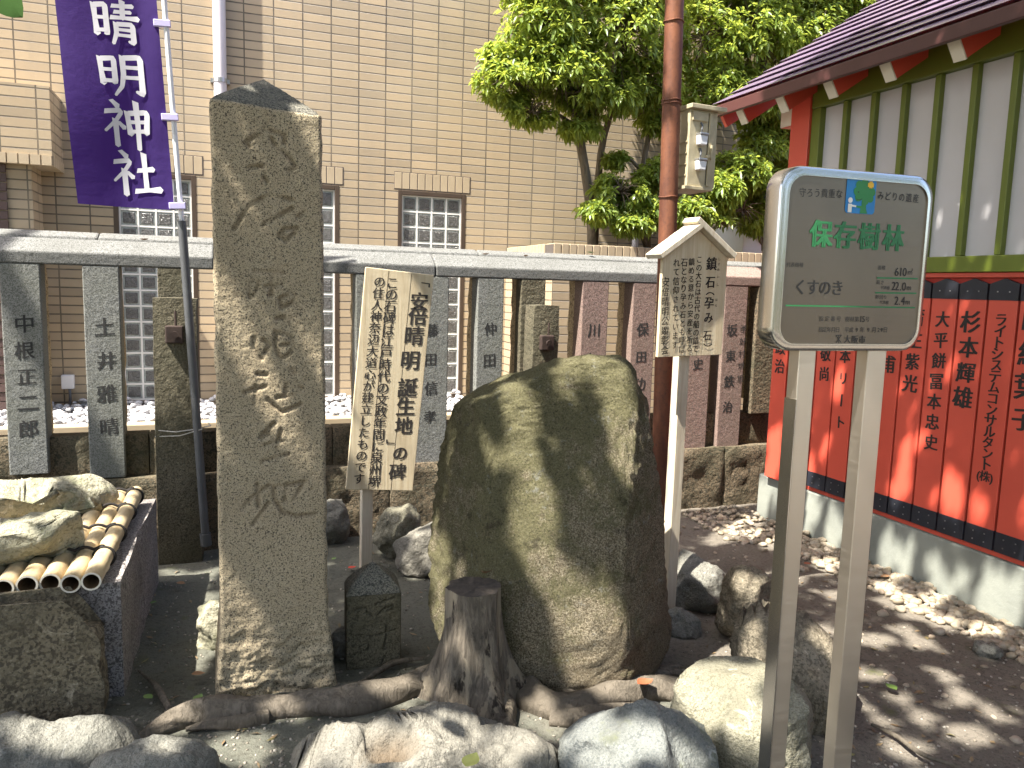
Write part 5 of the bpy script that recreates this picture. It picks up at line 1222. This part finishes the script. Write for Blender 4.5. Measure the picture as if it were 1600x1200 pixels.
def tree(name, label, base, stems, blobs, ntip, seed, group=None):
    rs = np.random.RandomState(seed); t = thing(name, label, 'tree', base, group)
    tk = MB()
    for st in stems:
        P = np.array([s[:3] for s in st]); R = np.array([s[3] for s in st]); tt = np.arange(len(P)); s = np.linspace(0, len(P)-1, len(P)*6)
        Pi = np.c_[[np.interp(s, tt, P[:, i]) for i in range(3)]].T; Pi += np.array([[.012*noise.noise(Vector((q_*1.1, i, seed))) for i in range(3)] for q_ in s])
        tk.tube(Pi, np.interp(s, tt, R), 12, wob=.15, sd=seed)
    cr = MB(); tips = []; tot = sum(b[3]**2 for b in blobs)
    trunkpts = np.vstack([np.array([s[:3] for s in st]) for st in stems])
    for (cx, cy, cz, r, fz) in blobs:
        n = int(ntip*r*r/tot); c = A(cx, cy, cz)
        hub = trunkpts[np.argmin(np.linalg.norm(trunkpts-c, axis=1))]
        tk.tube([hub, hub*.5+c*.5+A(0, 0, .06), c], [.022, .014, .006], 7)
        for _ in range(n):
            d = rs.randn(3); d /= np.linalg.norm(d); q_ = c+d*A(r, r*.9, r*fz)*rs.uniform(.35, 1.0)**.6
            if q_[1] > WY-.04: q_[1] = WY-.04-rs.uniform(0, .1)
            if noise.noise(Vector(q_*3.2)) < -.22: continue
            tips.append((q_, d+A(0, 0, .25)))
        for _ in range(max(3, n//14)):
            d = rs.randn(3); d /= np.linalg.norm(d); e = c+d*A(r, r*.9, r*fz)*.9
            if e[1] > WY-.03: e[1] = WY-.03
            tk.tube([c, c*.5+e*.5+A(0, 0, .03), e], [.007, .005, .002], 5)
    whorls(cr, tips, .074, .024, 6, .5, rs)
    tk.build('trunk', M['trunk'], t, smooth=True); cr.build('crown', M['leaf'], t, smooth=False)
def Bp(px, py, y, rpx, fz=.8):
    P = atY(px, py, y); dep = (P-CAM)@fw; return (*P, rpx*dep/FPX, fz)
def Sp(px, py, y, r): return (*atY(px, py, y), r)
tree('broadleaf_tree', 'bright green broadleaf tree left of the rusty pole against the tiled wall', A(*atY(925, 385, 6.1)[:2], PZ-.05),
     [[Sp(926, 392, 6.1, .045), Sp(924, 330, 6.1, .042), Sp(915, 270, 6.1, .04), Sp(903, 200, 6.08, .036), Sp(890, 120, 6.05, .028), Sp(860, 40, 6.0, .018)], [Sp(928, 392, 6.15, .035), Sp(932, 320, 6.2, .033), Sp(938, 240, 6.2, .03), Sp(955, 170, 6.15, .024), Sp(985, 90, 6.1, .016)], [Sp(903, 200, 6.08, .022), Sp(960, 120, 6.2, .018), Sp(1010, 40, 6.2, .012)]],
     [Bp(860, 40, 5.9, 85, .8), Bp(800, 130, 5.9, 62, .6), Bp(880, 110, 5.85, 85, .75), Bp(960, 60, 5.9, 95, .9), Bp(935, 150, 5.9, 70, .5), Bp(1000, 130, 5.95, 72, .8), Bp(830, 175, 5.9, 45, .45), Bp(790, 90, 5.95, 45, .5), Bp(860, -60, 5.95, 110, .7), Bp(980, -50, 6.0, 110, .7), Bp(905, 200, 5.9, 38, .4), Bp(1025, 170, 6.0, 50, .8)], 8500, 1)
tree('broadleaf_tree', 'low bushy broadleaf tree with drooping sprays right behind the rusty pole', A(*atY(1012, 385, 6.0)[:2], PZ-.05),
     [[Sp(1012, 392, 6.0, .034), Sp(1008, 330, 6.05, .032), Sp(1005, 270, 6.05, .026), Sp(1015, 200, 6.1, .02), Sp(1040, 100, 6.2, .014)]],
     [Bp(970, 300, 5.85, 48, .7), Bp(935, 330, 5.8, 34, .5), Bp(1010, 330, 5.85, 45, .6), Bp(985, 350, 5.75, 36, .45), Bp(1075, 330, 5.8, 48, .6), Bp(1120, 300, 5.85, 50, .7), Bp(1025, 270, 5.95, 42, .7), Bp(1160, 330, 5.85, 42, .5), Bp(1130, 350, 5.8, 34, .4), Bp(965, 250, 6.1, 25, .5)], 3500, 2)
tree('broadleaf_tree', 'dense dark broadleaf tree rising behind the maroon hall roof', A(*atY(1185, 385, 6.2)[:2], PZ-.05),
     [[Sp(1190, 392, 6.2, .07), Sp(1185, 300, 6.2, .065), Sp(1180, 220, 6.2, .06), Sp(1185, 130, 6.2, .05), Sp(1200, 20, 6.2, .035)], [Sp(1180, 220, 6.2, .04), Sp(1240, 120, 6.2, .03), Sp(1290, 20, 6.2, .02)], [Sp(1185, 200, 6.2, .035), Sp(1120, 110, 6.1, .025), Sp(1090, 30, 6.1, .016)]],
     [Bp(1100, 60, 6.0, 75, .9), Bp(1120, 150, 5.95, 62, .8), Bp(1180, 60, 6.0, 85, .9), Bp(1260, 70, 6.05, 85, .9), Bp(1330, 20, 6.05, 85, .9), Bp(1190, 150, 6.0, 70, .7), Bp(1230, 190, 6.1, 55, .7), Bp(1190, 230, 6.05, 50, .7), Bp(1150, 270, 5.95, 55, .7), Bp(1200, 300, 5.95, 50, .7), Bp(1240, 280, 6.1, 55, .8), Bp(1150, -50, 6.1, 110, .7), Bp(1270, -50, 6.1, 110, .7), Bp(1380, -20, 6.1, 90, .8), Bp(1180, 350, 6.0, 30, .5)], 10500, 3)
db = MB(); x_ = atY(996, 300, WY-.06)[0]; db.tube([(x_, WY-.06, z) for z in np.linspace(PZ, 2.5, 8)], .03, 14)
db.build('drain_pipe', M['white_pvc'], bld, smooth=True)

# ------------------------------------------------------------------ old camphor tree whose crown shades the enclosure (its trunk stands left of the frame), plus an added leaf screen
def camphor():
    rs = np.random.RandomState(11)
    base = A(-5.4, 1.2, 0); t = thing('camphor_tree', 'old camphor tree overhanging the enclosure, leaf tip in the upper left corner', 'tree', base)
    tk = MB(); tk.tube([base+A(0, 0, -.2), base+A(0, 0, .4), base+A(.1, .05, 2), base+A(.3, .2, 4), base+A(.6, .3, 6.4), base+A(1.0, .4, 8.6)], [.62, .46, .38, .33, .25, .1], 20, wob=.2)
    for (a, e) in (((.25, .15, 3.8), (1.9, -.6, 6.2)), ((.3, .2, 4.4), (1.6, 2.9, 7.2)), ((.4, .2, 5), (2.0, -1.8, 7.4)), ((.4, .2, 5.2), (-1.2, 1.6, 7.4))):
        a, e = base+A(*a), base+A(*e); tk.tube([a, a*.6+e*.4+A(0, 0, .35), a*.25+e*.75+A(0, 0, .3), e], [.16, .11, .07, .03], 10, wob=.15)
    tk.build('trunk', M['trunk'], t, smooth=True)
    # openings in the crown: rays toward the sun from the places that are sunlit in the photograph
    op = []
    def O(p, r): op.append((np.asarray(p, float), r))
    bpy.context.view_layer.update(); dg = bpy.context.evaluated_depsgraph_get()
    def G(px, py, r):
        d = ray(px, py); d /= np.linalg.norm(d); hit, loc, *_ = S.ray_cast(dg, Vector(CAM), Vector(d))
        if hit: O(loc, r)
    # boulder streaks
    for px, py, r in ((785, 590, .03), (800, 605, .04), (812, 635, .05), (818, 665, .045), (812, 690, .035), (825, 715, .03), (832, 745, .035), (842, 775, .04), (855, 795, .025), (775, 722, .02), (830, 835, .03), (838, 860, .045), (850, 885, .05), (868, 915, .06), (890, 945, .065), (915, 965, .065), (940, 985, .05), (920, 1000, .055), (925, 1030, .04), (910, 1045, .025), (948, 955, .04), (960, 590, .05), (985, 650, .045), (990, 690, .03), (905, 562, .05), (880, 575, .035), (940, 570, .05), (955, 630, .025), (895, 1060, .02), (770, 700, .015)): G(px, py, r)
    # ground and front rocks
    for px, py, r in ((262, 893, .035), (290, 900, .045), (310, 906, .045), (335, 893, .03), (275, 914, .03), (345, 905, .04), (250, 912, .03), (322, 896, .025), (330, 955, .06), (335, 985, .045), (326, 1000, .03), (600, 885, .03), (582, 893, .03), (640, 888, .03), (668, 955, .045), (686, 965, .04), (690, 985, .03), (330, 1010, .03),
        (1080, 1075, .06), (1045, 1092, .05), (1015, 1088, .045), (960, 1080, .045), (985, 1072, .04), (590, 1073, .025), (612, 1071, .025), (640, 1068, .02), (360, 1165, .06), (385, 1180, .05), (400, 1155, .03), (855, 1135, .05), (830, 1120, .03), (445, 1101, .03), (275, 1118, .04), (720, 1000, .02), (700, 1085, .02),
        (500, 1160, .05), (530, 1148, .05), (560, 1135, .04), (600, 1150, .03), (660, 1128, .03), (690, 1135, .04), (720, 1150, .05), (680, 1165, .05), (650, 1180, .05), (700, 1185, .05), (760, 1170, .05), (790, 1180, .05), (810, 1150, .03), (840, 1160, .03), (870, 1175, .035), (480, 1190, .04), (560, 1180, .035), (750, 1140, .025),
        (930, 1125, .035), (955, 1150, .04), (940, 1175, .04), (1000, 1140, .03), (1040, 1165, .04), (1075, 1185, .03), (980, 1185, .025), (915, 1160, .03),
        (1080, 1045, .05), (1105, 1025, .05), (1140, 1020, .05), (1175, 1025, .05), (1120, 1050, .05), (1090, 1085, .05), (1150, 1050, .05), (1160, 1080, .04), (1110, 1120, .035), (1190, 1045, .04), (1075, 1110, .04), (1130, 1090, .03), (1180, 1110, .035), (1230, 1190, .04), (1160, 1140, .03),
        (80, 1135, .05), (110, 1140, .05), (140, 1143, .045), (170, 1150, .04), (195, 1160, .035), (40, 1140, .03), (260, 1165, .025),
        (1080, 890, .06), (1070, 905, .05), (1100, 895, .05), (1060, 885, .04), (675, 855, .05), (660, 845, .05), (690, 880, .05), (625, 795, .025), (638, 792, .025), (1190, 915, .03), (1170, 900, .02), (1165, 935, .02),
        (1140, 830, .09), (1165, 815, .08), (1185, 835, .08), (1120, 845, .06), (1200, 850, .06), (1290, 880, .06), (1320, 900, .06), (1350, 925, .06), (1400, 935, .07), (1430, 955, .07), (1470, 970, .05), (1450, 940, .05), (1380, 915, .05), (1540, 985, .05), (1330, 950, .06), (1370, 1000, .06), (1410, 985, .04), (1440, 1005, .05), (1360, 1055, .04), (1480, 1060, .03), (1500, 1090, .03), (1440, 1120, .04), (1520, 1150, .05), (1390, 1130, .03), (1290, 985, .05), (1410, 1170, .05), (1560, 1120, .03), (1300, 1010, .04), (1300, 930, .04), (1400, 1090, .03),
        (478, 160, .02), (484, 170, .02), (474, 176, .018), (480, 192, .018), (497, 232, .012), (352, 1020, .02), (360, 1040, .025), (350, 1055, .02), (372, 1025, .012), (392, 1062, .015)): G(px, py, r)
    # bamboo cover and slabs
    for px, py, r in ((10, 752, .06), (40, 748, .07), (80, 742, .06), (20, 775, .06), (110, 740, .05), (140, 748, .05), (30, 805, .06), (70, 800, .06), (100, 800, .05), (160, 775, .04), (20, 830, .05), (150, 870, .07), (165, 845, .06), (185, 815, .06), (205, 785, .06), (140, 890, .05), (118, 885, .05), (85, 893, .05), (50, 900, .04), (135, 830, .05), (160, 812, .05), (190, 775, .05), (20, 905, .03)): G(px, py, r)
    for px, py, r in ((1085, 180, .05), (1110, 190, .05), (1095, 220, .05), (1115, 235, .05), (1090, 255, .05), (1110, 275, .05), (1085, 285, .04), (1050, 60, .05), (1052, 120, .04), (1046, 230, .05), (1044, 290, .04), (1054, 20, .05)): G(px, py, r)
    for z in np.linspace(.25, 1.2, 8): O(A(1.955, 3.03, z), .05)
    for z in np.linspace(1.25, 1.7, 5): O(A(1.83, 3.02, z), .04)
    for u in np.linspace(-.15, .16, 5): O(A(1.99+u, 3.0, 1.78-abs(u)*.7), .05)
    for px, py in ((1045, 450), (1075, 420), (1090, 470), (1060, 500), (1110, 500), (1080, 530), (600, 480), (640, 470), (600, 560), (640, 560), (590, 640), (630, 640), (580, 720), (620, 720)): G(px, py, .06)
    for z in np.linspace(.1, 1.75, 12): O(A(1.225 if z < 1.35 else 1.14, 1.37, z), .05)
    # streaks on the hall base, flecks on the boards, most of the roof
    for px, py, r in ((1190, 770, .05), (1190, 790, .05), (1275, 800, .03), (1300, 815, .04), (1300, 850, .03), (1310, 835, .03), (1385, 850, .03), (1390, 875, .04), (1400, 900, .04), (1420, 870, .025), (1460, 890, .03), (1465, 910, .03), (1500, 905, .03), (1545, 910, .04), (1555, 930, .04), (1550, 950, .04), (1590, 930, .03), (1580, 960, .04), (1475, 930, .02),
        (1212, 690, .05), (1210, 720, .05), (1290, 700, .03), (1340, 660, .03), (1335, 700, .03), (1420, 700, .03), (1415, 730, .03), (1440, 690, .02), (1490, 790, .03), (1480, 760, .03), (1525, 790, .02), (1405, 760, .03), (1310, 600, .03)): G(px, py, r)
    for y_ in np.linspace(.3, 4.4, 26):
        for x_ in np.linspace(3.55, 5.2, 9):
            if rs.rand() < .75: O(A(x_, y_, 2.8+(x_-3.1)*.65), rs.uniform(.08, .2))
    for x_ in np.linspace(-1.5, 3.6, 44):
        if rs.rand() < (1 if .4 < x_ < 1.9 else .55): O(A(x_, FY+.09, 1.685), .12 if .4 < x_ < 1.9 else rs.uniform(.05, .09))
        O(A(x_, FY+.24, 1.72), .10)
    OP = np.array([o[0] for o in op]); OR = np.array([o[1] for o in op])
    cr = MB(); N = 75000; n = 0
    zc = rs.uniform(4.3, 5.9, N*2); gx_ = rs.uniform(-2.6, 5.6, N*2); gy_ = rs.uniform(-1.2, 4.52, N*2)
    V = []; F = []
    for i in range(N*2):
        if n >= N: break
        p = A(gx_[i], gy_[i], 0)+SUN*(zc[i]/SUN[2])
        d = p-OP; k = d@SUN; dist = np.linalg.norm(d-k[:, None]*SUN, axis=1)
        if np.any((dist < OR+.028) & (k > 0)): continue
        q_ = rs.randn(3); q_[2] = abs(q_[2])+.8; q_ /= np.linalg.norm(q_); a = np.cross(q_, rs.randn(3)); a /= np.linalg.norm(a); b = np.cross(q_, a); L_, w_ = rs.uniform(.05, .07), rs.uniform(.022, .03)
        m_ = len(V); V += [p-a*L_, p+b*w_-a*L_*.1, p+a*L_, p-b*w_-a*L_*.1]; F.append((m_, m_+1, m_+2, m_+3)); n += 1
    for i in range(5500):  # unseen leaf screen added behind the camera to block sky light
        p = A(rs.uniform(-9, 9), rs.uniform(-7.5, -4.5), rs.uniform(.6, 7.5))
        if noise.noise(Vector(p*.6)) < -.25: continue
        q_ = rs.randn(3); q_[1] += 1.2; q_ /= np.linalg.norm(q_); a = np.cross(q_, rs.randn(3)); a /= np.linalg.norm(a); b = np.cross(q_, a); L_, w_ = rs.uniform(.16, .24), rs.uniform(.08, .12)
        m_ = len(V); V += [p-a*L_, p+b*w_-a*L_*.1, p+a*L_, p-b*w_-a*L_*.1]; F.append((m_, m_+1, m_+2, m_+3))
    cr.add(V, F).build('crown', M['camphor_leaf'], t)
    tip = atD(43, 33, 1.5); st = atD(-30, -40, 1.5); lf = MB(); ax = tip-st; sd = np.cross(ax, fw); sd /= np.linalg.norm(sd); V = []
    for i in range(9):
        s_ = i/8; w_ = .030*sin(pi*min(1, s_*.92+.08))**.8
        for sg in (-1, 0, 1): V.append(st+ax*s_+sd*w_*sg+fw*(.006*abs(sg)-.02*s_*s_))
    lf.add(V, [(3*i+k, 3*i+k+1, 3*i+k+4, 3*i+k+3) for i in range(8) for k in (0, 1)]).build('hanging_leaf', M['corner_leaf'], t, smooth=True)
    tw = MB().tube([st, st+A(-.25, .0, .35), st+A(-1.0, -.4, 2.2), base+A(1.9, -.6, 6.2)], [.004, .006, .010, .02], 7).build('twig', M['trunk'], t)
camphor()
for o in S.objects:
    if '_o' in o: del o['_o']
